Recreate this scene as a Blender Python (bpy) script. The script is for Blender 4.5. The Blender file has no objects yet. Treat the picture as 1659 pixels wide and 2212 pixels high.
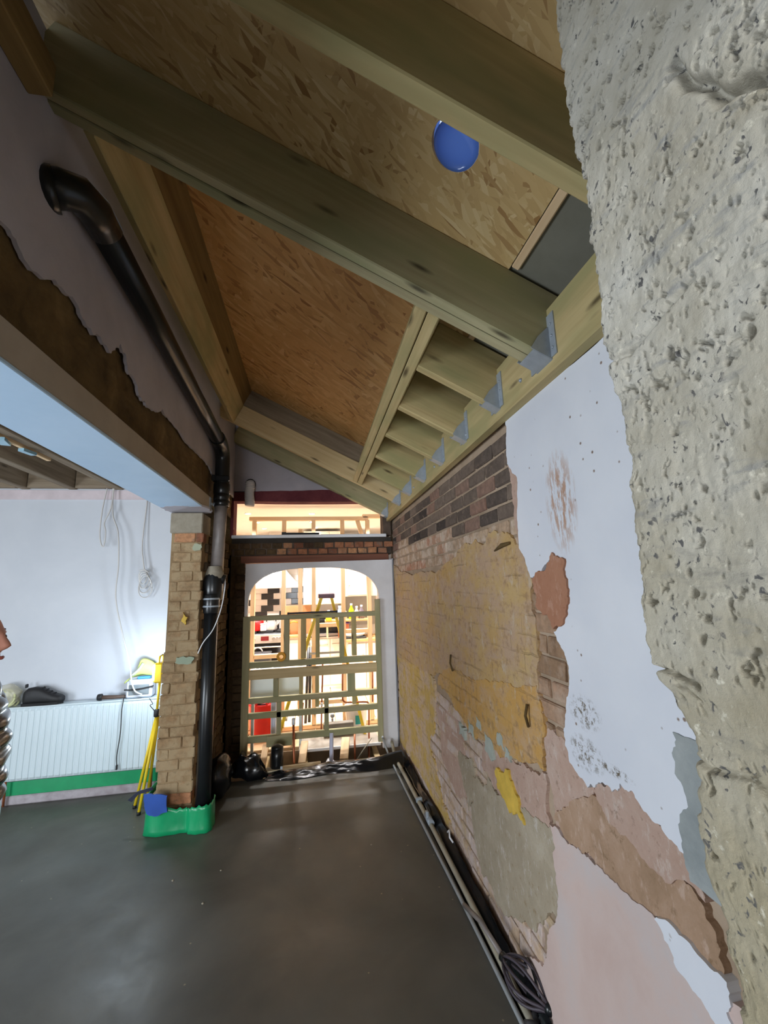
import bpy, bmesh, math, random
import numpy as np
from mathutils import Vector, Matrix

# ------------------------------------------------------------------ camera, world, lights, exposure
SC = bpy.context.scene
COL = SC.collection
FPX, IW, IH = 896.6, 1659.0, 2212.0
YAW, PITCH, ROLL = 0.16994, 0.17424, -0.03231
CAM = Vector((0, 0, 1.70))
_f = Vector((math.sin(YAW)*math.cos(PITCH), math.cos(YAW)*math.cos(PITCH), math.sin(PITCH)))
_r0 = Vector((math.cos(YAW), -math.sin(YAW), 0)); _u0 = _r0.cross(_f)
CR = _r0*math.cos(ROLL) + _u0*math.sin(ROLL)
CU = -_r0*math.sin(ROLL) + _u0*math.cos(ROLL)
CF = _f
cd = bpy.data.cameras.new('camera'); cam = bpy.data.objects.new('camera', cd); COL.objects.link(cam)
cam.matrix_world = Matrix(((CR.x, CU.x, -CF.x, CAM.x), (CR.y, CU.y, -CF.y, CAM.y), (CR.z, CU.z, -CF.z, CAM.z), (0, 0, 0, 1)))
cd.sensor_fit = 'VERTICAL'; cd.sensor_height = 32.0; cd.lens = FPX*32.0/IH
cd.clip_start = 0.02; cd.clip_end = 200
SC.camera = cam
SC.view_settings.view_transform = 'Standard'; SC.view_settings.look = 'None'
SC.view_settings.exposure = 0.0; SC.view_settings.gamma = 1.0
SC.view_settings.use_curve_mapping = False
SC.render.film_transparent = False

W = bpy.data.worlds.new('overcast_sky'); SC.world = W; W.use_nodes = True
wn = W.node_tree.nodes; wn['Background'].inputs[0].default_value = (0.72, 0.84, 1.0, 1); wn['Background'].inputs[1].default_value = 1.0

def lamp(kind, name, loc, energy, color, aim=None, **kw):
    d = bpy.data.lights.new(name, kind); d.energy = energy; d.color = color
    for k, v in kw.items(): setattr(d, k, v)
    o = bpy.data.objects.new(name, d); COL.objects.link(o); o.location = loc
    if aim is not None:
        o.rotation_euler = (Vector(aim)-Vector(loc)).to_track_quat('-Z', 'Y').to_euler()
    return o
# daylight from the open garden side behind the camera and from the window of the left-hand room
lamp('AREA', 'garden_daylight', (-1.0, -5.0, 1.0), 300, (0.90, 0.95, 1.0), aim=(0.1, 2.5, 1.15), shape='RECTANGLE', size=3.0, size_y=1.9)
lamp('AREA', 'side_window_daylight', (-4.1, 0.6, 1.1), 190, (0.82, 0.91, 1.0), aim=(.8, 1.6, 1.2), shape='RECTANGLE', size=2.4, size_y=1.7)

# ------------------------------------------------------------------ helpers
RNG = random.Random(7)
def P(u, v, y):
    """point on the plane Y = y that the photograph shows at (u, v)"""
    d = CF*1.0 + CR*((u-IW/2)/FPX) - CU*((v-IH/2)/FPX)
    return CAM + d*((y-CAM.y)/d.y)
def PX(u, v, x):
    d = CF*1.0 + CR*((u-IW/2)/FPX) - CU*((v-IH/2)/FPX)
    return CAM + d*((x-CAM.x)/d.x)

class MB:
    def __init__(s): s.v = []; s.f = []; s.smooth = []
    def add(s, vs, fs, smooth=False):
        n = len(s.v); s.v += [tuple(p) for p in vs]
        s.f += [tuple(i+n for i in f) for f in fs]; s.smooth += [smooth]*len(fs); return s
    def box(s, c, d, rz=0.0, ch=0.0, M=None):
        hx, hy, hz = d[0]/2, d[1]/2, d[2]/2
        T = M if M is not None else Matrix.Translation(Vector(c)) @ Matrix.Rotation(rz, 4, 'Z')
        if ch <= 0:
            vs = [T @ Vector((x*hx, y*hy, z*hz)) for x in (-1, 1) for y in (-1, 1) for z in (-1, 1)]
            fs = [(0, 1, 3, 2), (4, 6, 7, 5), (0, 4, 5, 1), (2, 3, 7, 6), (0, 2, 6, 4), (1, 5, 7, 3)]
            return s.add(vs, fs)
        b = min(ch, hx*.9, hy*.9, hz*.9)
        vs = []; idx = {}
        for sx in (-1, 1):
            for sy in (-1, 1):
                for sz in (-1, 1):
                    for ax in range(3):
                        p = [sx*(hx-b), sy*(hy-b), sz*(hz-b)]
                        p[ax] = (sx*hx, sy*hy, sz*hz)[ax]
                        idx[(sx, sy, sz, ax)] = len(vs); vs.append(T @ Vector(p))
        fs = []
        def q(*k): fs.append(tuple(idx[a] for a in k))
        for g in (-1, 1):
            L = [(-1, -1), (1, -1), (1, 1), (-1, 1)]
            if g < 0: L = L[::-1]
            q(*[(g, a, b_, 0) for a, b_ in L]); q(*[(b_, g, a, 1) for a, b_ in L]); q(*[(a, b_, g, 2) for a, b_ in L])
        for a in (-1, 1):
            for b_ in (-1, 1):
                q((-1, a, b_, 1), (1, a, b_, 1), (1, a, b_, 2), (-1, a, b_, 2))
                q((a, -1, b_, 0), (a, 1, b_, 0), (a, 1, b_, 2), (a, -1, b_, 2))
                q((a, b_, -1, 0), (a, b_, 1, 0), (a, b_, 1, 1), (a, b_, -1, 1))
                for c_ in (-1, 1): q((a, b_, c_, 0), (a, b_, c_, 1), (a, b_, c_, 2))
        return s.add(vs, fs)
    def tube(s, pts, r, n=12, cap=True, smooth=True):
        pts = [Vector(p) for p in pts]; m = len(pts)
        rs = r if isinstance(r, (list, tuple)) else [r]*m
        vs = []; fs = []; pu = None
        for i, p in enumerate(pts):
            t = (pts[min(i+1, m-1)]-pts[max(i-1, 0)]).normalized()
            if pu is None:
                pu = t.orthogonal().normalized()
            pu = (pu - t*pu.dot(t)).normalized(); pv = t.cross(pu)
            for k in range(n):
                a = 2*math.pi*k/n
                vs.append(p + (pu*math.cos(a)+pv*math.sin(a))*rs[i])
        for i in range(m-1):
            for k in range(n):
                fs.append((i*n+k, i*n+(k+1) % n, (i+1)*n+(k+1) % n, (i+1)*n+k))
        s.add(vs, fs, smooth)
        if cap:
            s.add(vs[:n], [tuple(range(n))[::-1]]); s.add(vs[-n:], [tuple(range(n))])
        return s
    def lathe(s, prof, c=(0, 0, 0), n=24, axis='Z', smooth=True, sx=1.0, sy=1.0):
        vs = []; fs = []
        for r, h in prof:
            for k in range(n):
                a = 2*math.pi*k/n; x, y = r*math.cos(a)*sx, r*math.sin(a)*sy
                p = {'Z': (x, y, h), 'X': (h, x, y), 'Y': (y, h, x)}[axis]
                vs.append(Vector(p)+Vector(c))
        for i in range(len(prof)-1):
            for k in range(n):
                fs.append((i*n+k, i*n+(k+1) % n, (i+1)*n+(k+1) % n, (i+1)*n+k))
        return s.add(vs, fs, smooth)
    def prism(s, poly, d, plane='X', at=0.0):
        """extruded outline; plane X: poly=(y,z) pushed from x=at to at+d ; Y: (x,z) ; Z: (x,y)"""
        mk = {'X': lambda a, b, h: (h, a, b), 'Y': lambda a, b, h: (a, h, b), 'Z': lambda a, b, h: (a, b, h)}[plane]
        n = len(poly)
        vs = [mk(a, b, at) for a, b in poly]+[mk(a, b, at+d) for a, b in poly]
        fs = [tuple(range(n)), tuple(range(2*n-1, n-1, -1))]+[(i, i+n, (i+1) % n+n, (i+1) % n) for i in range(n)]
        return s.add(vs, fs)
    def sphere(s, c, r, n=16, m=10, sc=(1, 1, 1)):
        vs = [Vector(c)+Vector((0, 0, -r*sc[2]))]
        for i in range(1, m):
            t = math.pi*i/m - math.pi/2
            for k in range(n):
                a = 2*math.pi*k/n
                vs.append(Vector(c)+Vector((r*sc[0]*math.cos(t)*math.cos(a), r*sc[1]*math.cos(t)*math.sin(a), r*sc[2]*math.sin(t))))
        vs.append(Vector(c)+Vector((0, 0, r*sc[2]))); fs = []
        for k in range(n): fs.append((0, 1+(k+1) % n, 1+k))
        for i in range(m-2):
            for k in range(n): fs.append((1+i*n+k, 1+i*n+(k+1) % n, 1+(i+1)*n+(k+1) % n, 1+(i+1)*n+k))
        e = len(vs)-1; b = 1+(m-2)*n
        for k in range(n): fs.append((b+k, b+(k+1) % n, e))
        return s.add(vs, fs, True)
    def mesh(s, name, off=Vector((0, 0, 0))):
        me = bpy.data.meshes.new(name)
        me.from_pydata([tuple(Vector(p)-off) for p in s.v], [], s.f)
        me.polygons.foreach_set('use_smooth', s.smooth)
        bm = bmesh.new(); bm.from_mesh(me)
        bmesh.ops.remove_doubles(bm, verts=bm.verts, dist=1e-5)
        big = [f for f in bm.faces if len(f.verts) > 6]
        if big: bmesh.ops.triangulate(bm, faces=big)
        bmesh.ops.recalc_face_normals(bm, faces=bm.faces)
        bm.to_mesh(me); bm.free(); return me

def link(name, me, mat, parent=None, loc=(0, 0, 0)):
    o = bpy.data.objects.new(name, me)
    if mat is not None and len(me.materials) == 0: me.materials.append(mat)
    COL.objects.link(o); o.location = loc
    if parent is not None: o.parent = parent
    return o
def wpos(o):
    p = Vector((0, 0, 0))
    while o is not None: p += Vector(o.location); o = o.parent
    return p
def part(name, mb, mat, parent, label=None, stuff=False):
    """mesh given in world coordinates, linked under parent (parents are only translated)"""
    o = link(name, mb.mesh(name, wpos(parent)), mat, parent)
    if label: o['label'] = label
    if stuff: o['kind'] = 'stuff'
    return o
def thing(name, label, cat, loc=(0, 0, 0), group=None):
    o = bpy.data.objects.new(name, None); COL.objects.link(o); o.location = loc; o.empty_display_size = .05
    o['label'] = label; o['category'] = cat
    if group: o['group'] = group
    return o
def solo(name, mb, mat, label, cat, loc=None, group=None):
    loc = Vector(loc) if loc is not None else Vector(mb.v[0])
    o = link(name, mb.mesh(name, loc), mat, None, loc); o['label'] = label; o['category'] = cat
    if group: o['group'] = group
    return o
def struct(name, mb, mat, label=None):
    o = link(name, mb.mesh(name), mat); o['kind'] = 'structure'
    o['label'] = label or name; return o
def struct_root(name, label):
    o = bpy.data.objects.new(name, None); COL.objects.link(o); o['kind'] = 'structure'; o['label'] = label; return o
def timber(name, c, X, Z, dims, mat, parent, ch=.004, label=None):
    """box with its length along X and its height along Z (world vectors); local X is the grain"""
    X = Vector(X).normalized(); Z = Vector(Z).normalized(); Y = Z.cross(X).normalized(); Z = X.cross(Y)
    mb = MB().box((0, 0, 0), dims, ch=ch)
    o = link(name, mb.mesh(name), mat, parent)
    T = Vector(c)-(wpos(parent) if parent else Vector((0, 0, 0)))
    o.matrix_local = Matrix(((X.x, Y.x, Z.x, T.x), (X.y, Y.y, Z.y, T.y), (X.z, Y.z, Z.z, T.z), (0, 0, 0, 1)))
    if label: o['label'] = label
    return o
def bar(name, p, q, w, h, mat, parent, up=(0, 0, 1), ch=.003, label=None):
    p, q = Vector(p), Vector(q)
    return timber(name, (p+q)/2, q-p, up, ((q-p).length, w, h), mat, parent, ch, label)
def rough(poly, amp, rounds=4, seed=1, closed=True):
    rg = random.Random(seed); pts = [Vector(p) for p in poly]; a = amp
    for _ in range(rounds):
        out = []; n = len(pts)
        for i in range(n if closed else n-1):
            p, q = pts[i], pts[(i+1) % n]; d = q-p; out.append(p)
            if d.length > .012:
                m = (p+q)/2; k = min(a, d.length*.22)*rg.uniform(-1, 1)
                out.append(m+Vector((-d.y, d.x)).normalized()*k)
        if not closed: out.append(pts[-1])
        pts = out; a *= .6
    return [(p.x, p.y) for p in pts]
def arc(c, r, a0, a1, n, plane='XZ'):
    out = []
    for i in range(n+1):
        a = a0+(a1-a0)*i/n
        d = {'XZ': (math.cos(a), 0, math.sin(a)), 'YZ': (0, math.cos(a), math.sin(a)), 'XY': (math.cos(a), math.sin(a), 0)}[plane]
        out.append(Vector(c)+Vector(d)*r)
    return out
def smooth_path(pts, n=6):
    pts = [Vector(p) for p in pts]; out = []
    for i in range(len(pts)-1):
        p0 = pts[max(i-1, 0)]; p1 = pts[i]; p2 = pts[i+1]; p3 = pts[min(i+2, len(pts)-1)]
        for k in range(n):
            t = k/n
            out.append(.5*((2*p1)+(p2-p0)*t+(2*p0-5*p1+4*p2-p3)*t*t+(3*p1-p0-3*p2+p3)*t**3))
    out.append(pts[-1]); return out
def fbm2(shape, cell, octaves=4, seed=0, gain=.5):
    rg = np.random.default_rng(seed); H_, W_ = shape; out = np.zeros(shape); amp = 1.0; tot = 0
    cy, cx = (cell if isinstance(cell, tuple) else (cell, cell))
    for _ in range(octaves):
        gy, gx = int(H_/cy)+3, int(W_/cx)+3; g = rg.random((gy, gx))
        y = np.arange(H_)/cy; x = np.arange(W_)/cx
        yi = y.astype(int); xi = x.astype(int); fy = y-yi; fx = x-xi
        fy = fy*fy*(3-2*fy); fx = fx*fx*(3-2*fx); fy = fy[:, None]; fx = fx[None, :]
        a = g[yi][:, xi]; b = g[yi][:, xi+1]; c = g[yi+1][:, xi]; d = g[yi+1][:, xi+1]
        out += amp*((a*(1-fx)+b*fx)*(1-fy)+(c*(1-fx)+d*fx)*fy - .5); tot += amp
        amp *= gain; cy = max(cy/2, 1.0); cx = max(cx/2, 1.0)
    return out/tot
def grid_mesh(name, V):
    """V: array (h, w, 3) -> smooth quad grid"""
    h, w, _ = V.shape; me = bpy.data.meshes.new(name)
    idx = np.arange(h*w).reshape(h, w)
    q = np.stack([idx[:-1, :-1], idx[:-1, 1:], idx[1:, 1:], idx[1:, :-1]], -1).reshape(-1, 4)
    me.vertices.add(h*w); me.vertices.foreach_set('co', V.reshape(-1).astype(np.float32))
    me.loops.add(q.size); me.loops.foreach_set('vertex_index', q.reshape(-1).astype(np.int32))
    me.polygons.add(len(q)); me.polygons.foreach_set('loop_start', np.arange(0, q.size, 4, dtype=np.int32))
    me.polygons.foreach_set('loop_total', np.full(len(q), 4, dtype=np.int32))
    me.polygons.foreach_set('use_smooth', np.ones(len(q), dtype=bool))
    me.update(calc_edges=True); me.validate(); return me

# ------------------------------------------------------------------ materials (all procedural)
class NT:
    def __init__(s, name):
        s.m = bpy.data.materials.new(name); s.m.use_nodes = True; s.t = s.m.node_tree
        s.b = s.t.nodes['Principled BSDF']; s._tc = None
    def n(s, k, **kw):
        x = s.t.nodes.new(k)
        for a, b in kw.items(): setattr(x, a, b)
        return x
    def l(s, a, b): s.t.links.new(a, b)
    def coord(s, scale=(1, 1, 1), rot=(0, 0, 0), rand=True):
        if s._tc is None: s._tc = s.n('ShaderNodeTexCoord')
        src = s._tc.outputs['Object']
        if rand:
            oi = s.n('ShaderNodeObjectInfo'); v = s.n('ShaderNodeVectorMath', operation='SCALE'); v.inputs[0].default_value = (9, 7, 5)
            s.l(oi.outputs['Random'], v.inputs['Scale']); ad = s.n('ShaderNodeVectorMath'); s.l(src, ad.inputs[0]); s.l(v.outputs[0], ad.inputs[1]); src = ad.outputs[0]
        mp = s.n('ShaderNodeMapping'); mp.inputs['Scale'].default_value = scale; mp.inputs['Rotation'].default_value = rot
        s.l(src, mp.inputs[0]); return mp.outputs[0]
    def noise(s, vec, scale, detail=4, rough=.55, dist=0):
        x = s.n('ShaderNodeTexNoise'); x.inputs['Scale'].default_value = scale; x.inputs['Detail'].default_value = detail
        x.inputs['Roughness'].default_value = rough; x.inputs['Distortion'].default_value = dist; s.l(vec, x.inputs['Vector']); return x.outputs['Fac']
    def voro(s, vec, scale, feature='F1', out='Distance', rnd=1.0):
        x = s.n('ShaderNodeTexVoronoi', feature=feature); x.inputs['Scale'].default_value = scale; x.inputs['Randomness'].default_value = rnd
        s.l(vec, x.inputs['Vector']); return x.outputs[out]
    def ramp(s, fac, stops, interp='LINEAR'):
        x = s.n('ShaderNodeValToRGB'); x.color_ramp.interpolation = interp; e = x.color_ramp.elements
        while len(e) < len(stops): e.new(.5)
        for i, (p, c) in enumerate(stops):
            e[i].position = p; e[i].color = (*c, 1) if len(c) == 3 else c
        s.l(fac, x.inputs[0]); return x.outputs[0]
    def mask(s, fac, lo, hi): return s.ramp(fac, [(lo, (0, 0, 0)), (hi, (1, 1, 1))])
    def mix(s, fac, a, b, mode='MIX'):
        x = s.n('ShaderNodeMix', data_type='RGBA', blend_type=mode)
        for sock, val in ((x.inputs[0], fac), (x.inputs[6], a), (x.inputs[7], b)):
            if hasattr(val, 'is_linked'): s.l(val, sock)
            elif isinstance(val, (int, float)): sock.default_value = val
            else: sock.default_value = (*val, 1)
        return x.outputs[2]
    def math(s, op, a, b=0.0):
        x = s.n('ShaderNodeMath', operation=op)
        for i, val in enumerate((a, b)):
            if hasattr(val, 'is_linked'): s.l(val, x.inputs[i])
            else: x.inputs[i].default_value = val
        return x.outputs[0]
    def bump(s, h, strength=.3, dist=.01):
        x = s.n('ShaderNodeBump'); x.inputs['Strength'].default_value = strength; x.inputs['Distance'].default_value = dist
        s.l(h, x.inputs['Height']); s.l(x.outputs[0], s.b.inputs['Normal'])
    def color(s, c):
        if hasattr(c, 'is_linked'): s.l(c, s.b.inputs['Base Color'])
        else: s.b.inputs['Base Color'].default_value = (*c, 1)
    def set(s, rough=None, metal=None, spec=None, coat=None, trans=None, sss=None):
        if rough is not None:
            if hasattr(rough, 'is_linked'): s.l(rough, s.b.inputs['Roughness'])
            else: s.b.inputs['Roughness'].default_value = rough
        if metal is not None: s.b.inputs['Metallic'].default_value = metal
        if spec is not None: s.b.inputs['Specular IOR Level'].default_value = spec
        if coat is not None: s.b.inputs['Coat Weight'].default_value = coat
        if trans is not None: s.b.inputs['Transmission Weight'].default_value = trans
        return s.m
def lin(r, g, b):
    f = lambda c: (c/255/12.92 if c <= 10.31 else ((c/255+.055)/1.055)**2.4); return (f(r), f(g), f(b))
def plain(name, c, rough=.5, metal=0.0, var=.12, sc=6.0, bump=0.0, spec=.5, rand=True):
    """a base colour with slight noise variation"""
    t = NT(name); v = t.coord(rand=rand); nz = t.noise(v, sc, 5)
    t.color(t.ramp(nz, [(.3, tuple(x*(1-var) for x in c)), (.7, tuple(min(1, x*(1+var)) for x in c))]))
    if bump: t.bump(t.noise(v, sc*6, 4), bump, .004)
    return t.set(rough=rough, metal=metal, spec=spec)
def wood(name, light, dark, knots=True, green=None, rough=.75, gx=1.2, gy=26.0):
    t = NT(name); v = t.coord((gx, gy, gy)); g = t.noise(v, 1.0, 6, .6, .6)
    c = t.ramp(g, [(.25, dark), (.5, tuple((a+b)/2 for a, b in zip(light, dark))), (.75, light)])
    if green:
        c = t.mix(t.mask(t.noise(t.coord((1.5, 5, 5)), 1.2, 3), .42, .66), c, green)
    if knots:
        k = t.voro(t.coord((2.6, 11, 11)), 1.0)
        c = t.mix(t.mask(k, .05, .16), tuple(x*.30 for x in dark), c)
    t.color(c); t.bump(g, .25, .003); return t.set(rough=rough, spec=.3)

M = {}
M['pine'] = wood('treated_pine', lin(206, 186, 138), lin(166, 144, 98), green=lin(160, 152, 106))
M['pine_pale'] = wood('pale_pine', lin(214, 194, 150), lin(186, 160, 116))
M['pine_green'] = wood('green_treated_pine', lin(184, 174, 138), lin(150, 140, 106), green=lin(152, 150, 112))
M['pine_dark'] = wood('shaded_brown_pine', lin(150, 124, 78), lin(112, 88, 52))  # darker pine; the skylight kerb's shade is put into this colour
M['stud'] = wood('raw_softwood', lin(236, 208, 170), lin(218, 182, 138))
M['oldwood'] = wood('aged_joist_timber', lin(156, 142, 122), lin(108, 92, 74), gy=18)
M['redwood'] = wood('reddish_old_lintel', lin(138, 92, 72), lin(98, 60, 48), knots=False, gy=18)
M['plank'] = wood('cream_plank', lin(226, 214, 186), lin(200, 184, 150), knots=False)

def osb(name, base, lo, hi, k=1.0):
    t = NT(name)
    warp = t.n('ShaderNodeTexNoise'); warp.inputs['Scale'].default_value = 6; t.l(t.coord(rand=False), warp.inputs['Vector'])
    c = None
    for i, (rz, sc) in enumerate(((.15, (13, 54, 54)), (1.25, (11, 50, 50)), (2.3, (14, 58, 58)), (2.8, (12, 64, 64)))):
        sc = tuple(q*k for q in sc)
        m1 = t.n('ShaderNodeMapping'); m1.inputs['Rotation'].default_value = (0, 0, rz); t.l(t._tc.outputs['Object'], m1.inputs[0])
        m2 = t.n('ShaderNodeMapping'); m2.inputs['Scale'].default_value = sc; m2.inputs['Location'].default_value = (i*3.3, i*1.7, 0); t.l(m1.outputs[0], m2.inputs[0]); v = m2.outputs[0]
        ad = t.n('ShaderNodeVectorMath', operation='MULTIPLY_ADD'); t.l(warp.outputs['Color'], ad.inputs[0]); ad.inputs[1].default_value = (.9, .9, 0); t.l(v, ad.inputs[2])
        x = t.n('ShaderNodeTexVoronoi'); x.inputs['Scale'].default_value = 1.0; t.l(ad.outputs[0], x.inputs['Vector'])
        sep = t.n('ShaderNodeSeparateColor'); t.l(x.outputs['Color'], sep.inputs[0])
        fl = t.ramp(sep.outputs[0], [(0, lo), (.12, tuple(a*.75+b*.25 for a, b in zip(base, lo))), (.5, base), (.85, tuple(a*.6+b*.4 for a, b in zip(base, hi))), (1, hi)])
        if c is None: c = fl
        else: c = t.mix(t.mask(sep.outputs[1], .50, .56), c, fl)
        if i == 1: hh = sep.outputs[2]
    big = t.noise(t.coord(rand=False), 2.2, 3)
    c = t.mix(t.mask(big, .35, .7), c, t.mix(.35, c, tuple(x*1.15 for x in base)))
    t.color(c); t.bump(hh, .35, .003); return t.set(rough=.6, spec=.35)
M['osb'] = osb('osb_board', lin(206, 174, 120), lin(150, 108, 62), lin(224, 200, 152))
M['osb2'] = osb('osb_board_warm', lin(216, 168, 108), lin(160, 108, 58), lin(232, 194, 138), .62)

def brickmat(name, stops, smear=None, sm=(.5, .62), rough=.92):
    t = NT(name); oi = t.n('ShaderNodeObjectInfo'); v = t.coord()
    c = t.ramp(oi.outputs['Random'], stops)
    nz = t.noise(v, 26, 6, .65)
    c = t.mix(.55, c, t.ramp(nz, [(.3, (.25, .25, .25)), (.7, (.75, .75, .75))]), 'OVERLAY')
    if smear:
        gm = t.n('ShaderNodeNewGeometry'); c = t.mix(t.mask(t.noise(gm.outputs['Position'], 9.0, 7, .66), *sm), c, smear)
        c = t.mix(t.math('MULTIPLY', t.mask(t.noise(gm.outputs['Position'], 31.0, 5, .7), .55, .68), .6), c, tuple(x*.55 for x in smear))
    t.color(c); t.bump(t.noise(v, 45, 5, .7), .6, .006); return t.set(rough=rough, spec=.2)
M['brick_soot'] = brickmat('sooty_brick', [(0, lin(62, 56, 54)), (.35, lin(96, 84, 76)), (.7, lin(124, 108, 96)), (1, lin(140, 110, 96))], lin(158, 136, 120), (.60, .72))
M['brick_pale'] = brickmat('lime_smeared_brick', [(0, lin(168, 140, 116)), (.5, lin(186, 160, 134)), (1, lin(176, 128, 104))], lin(204, 184, 166), (.46, .58))
M['brick_low'] = brickmat('scraped_painted_brick', [(0, lin(196, 172, 142)), (.5, lin(190, 164, 140)), (1, lin(206, 178, 150))], lin(208, 190, 182), (.42, .56))
M['brick_brown'] = brickmat('bare_brown_brick', [(0, lin(140, 112, 88)), (.5, lin(160, 130, 104)), (1, lin(176, 142, 118))], lin(184, 160, 140), (.5, .7))
M['brick_red'] = brickmat('red_lintel_brick', [(0, lin(120, 78, 60)), (.4, lin(160, 108, 80)), (.8, lin(190, 140, 100)), (1, lin(140, 100, 82))], lin(120, 104, 92), (.55, .7))
M['brick_stub'] = brickmat('tan_plastered_brick', [(0, lin(140, 114, 84)), (.5, lin(158, 132, 100)), (1, lin(144, 114, 82))], lin(166, 144, 112), (.40, .56))
M['brick_dark'] = brickmat('dark_brown_brick', [(0, lin(64, 52, 40)), (.6, lin(92, 74, 52)), (1, lin(74, 56, 44))])  # dark brown for the pillar's side courses and the arch's left edge

def rough_mat(name, stops, sc=4.0, bump=.5, fine=40, rough=.92, stretch=(1, 1, 1)):
    t = NT(name); v = t.coord(stretch, rand=False); t.color(t.ramp(t.noise(v, sc, 7, .62, .3), stops))
    t.bump(t.noise(v, fine, 6, .65), bump, .008); return t.set(rough=rough, spec=.25)
M['stub_mortar'] = rough_mat('tan_mortar_smear', [(.3, lin(132, 108, 78)), (.7, lin(164, 140, 106))], 9, .8, 34)
M['mortar'] = rough_mat('old_mortar', [(.3, lin(150, 130, 108)), (.7, lin(186, 164, 142))])
M['mortar_dark'] = rough_mat('sooty_mortar', [(.3, lin(60, 52, 46)), (.7, lin(108, 92, 80))])
M['brown_rough'] = rough_mat('hacked_off_brown_plaster', [(.3, lin(74, 58, 34)), (.55, lin(104, 84, 52)), (.75, lin(132, 108, 72))], 5, .9, 30)
M['lavender'] = rough_mat('lavender_grey_plaster', [(.3, lin(168, 164, 172)), (.7, lin(186, 182, 190))], 3, .15, 60)
M['radwall'] = rough_mat('pale_skimmed_wall', [(.3, lin(198, 203, 211)), (.7, lin(210, 214, 221))], 1.5, .06, 50, .7)
M['pinkplaster'] = rough_mat('bare_pink_plaster', [(.25, lin(196, 168, 158)), (.5, lin(206, 184, 176)), (.75, lin(196, 190, 190))], 2.2, .2, 60)
M['pinkrough'] = rough_mat('rough_pink_plaster', [(.25, lin(182, 150, 132)), (.5, lin(196, 164, 148)), (.75, lin(206, 182, 168))], 9, .6, 40)
M['brownplaster'] = rough_mat('brown_plaster', [(.3, lin(166, 114, 88)), (.7, lin(178, 128, 102))], 6, .4, 60)
M['tanband'] = rough_mat('tan_plaster_band', [(.25, lin(146, 118, 90)), (.5, lin(176, 144, 116)), (.75, lin(196, 166, 142))], 8, .7, 36)
M['greycement'] = rough_mat('grey_cement_patch', [(.25, lin(150, 140, 118)), (.5, lin(166, 156, 134)), (.75, lin(190, 180, 158))], 7, .6, 30)
M['fillet'] = rough_mat('blue_grey_cement', [(.3, lin(140, 146, 146)), (.7, lin(172, 176, 174))], 8, .5, 40)
M['concrete'] = rough_mat('padstone_concrete', [(.3, lin(134, 126, 110)), (.7, lin(160, 152, 136))], 12, .4, 50)
M['maroon'] = rough_mat('maroon_painted_timber', [(.3, lin(88, 40, 48)), (.7, lin(116, 62, 66))], 6, .3, 40)
M['greysheet'] = rough_mat('grey_roof_membrane', [(.3, lin(112, 110, 98)), (.7, lin(132, 130, 118))], 3, .1, 30, .6)
# painted coats: broken, mottled layers over pinkish lime, faint brick joints pressed through
def yellow_mat(name, a, b, under, ulo, uhi, joint=.25):
    t = NT(name); v = t.coord(rand=False)
    c = t.ramp(t.noise(v, 3.0, 7, .66), [(.28, a), (.5, tuple((x+y)/2 for x, y in zip(a, b))), (.72, b)])
    c = t.mix(t.mask(t.noise(t.coord((1, 1, 1.5), rand=False), 4.6, 9, .72), ulo, uhi), c, under)
    c = t.mix(t.math('MULTIPLY', t.mask(t.noise(t.coord((2, 2, 1), rand=False), 9.0, 8, .72), .56, .66), .8), c, lin(204, 188, 168))
    c = t.mix(t.math('MULTIPLY', t.mask(t.noise(v, 24.0, 7, .72), .53, .64), .6), c, lin(152, 122, 92))
    br = t.n('ShaderNodeTexBrick'); sx = t.n('ShaderNodeSeparateXYZ'); wz = t.n('ShaderNodeVectorMath')
    t.l(t._tc.outputs['Object'], sx.inputs[0]); cb = t.n('ShaderNodeCombineXYZ')
    t.l(t.math('ADD', sx.outputs['Y'], t.math('MULTIPLY', t.noise(v, 13, 4), .03)), cb.inputs['X']); t.l(t.math('ADD', sx.outputs['Z'], t.math('MULTIPLY', t.noise(v, 9, 4), .03)), cb.inputs['Y']); t.l(cb.outputs[0], br.inputs['Vector'])
    br.inputs['Scale'].default_value = 1.0; br.inputs['Brick Width'].default_value = .235; br.inputs['Row Height'].default_value = .0828
    br.inputs['Mortar Size'].default_value = .006; br.inputs['Mortar Smooth'].default_value = .8
    j = t.math('MULTIPLY', br.outputs['Fac'], t.mask(t.noise(v, 4.0, 5), .47, .62))
    c = t.mix(t.math('MULTIPLY', j, joint), c, lin(142, 118, 84))
    t.color(c)
    h = t.math('SUBTRACT', t.noise(v, 26, 8, .7), t.math('MULTIPLY', j, .6)); t.bump(h, .85, .010)
    return t.set(rough=.88, spec=.2)
M['yellow'] = yellow_mat('worn_yellow_paint', lin(202, 174, 126), lin(196, 156, 98), lin(192, 162, 134), .42, .58)
M['gold'] = yellow_mat('golden_yellow_paint', lin(204, 156, 88), lin(208, 170, 106), lin(202, 166, 126), .48, .62)
M['yellowlow'] = yellow_mat('low_yellow_paint', lin(208, 174, 92), lin(200, 168, 104), lin(206, 180, 152), .45, .57)
M['yspot'] = plain('bright_yellow_paint_spot', lin(216, 180, 76), .8, var=.2, sc=14, bump=.4)
M['bluespot'] = plain('pale_blue_paint_flakes', lin(176, 182, 172), .8, var=.12, sc=14, bump=.4)
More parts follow.
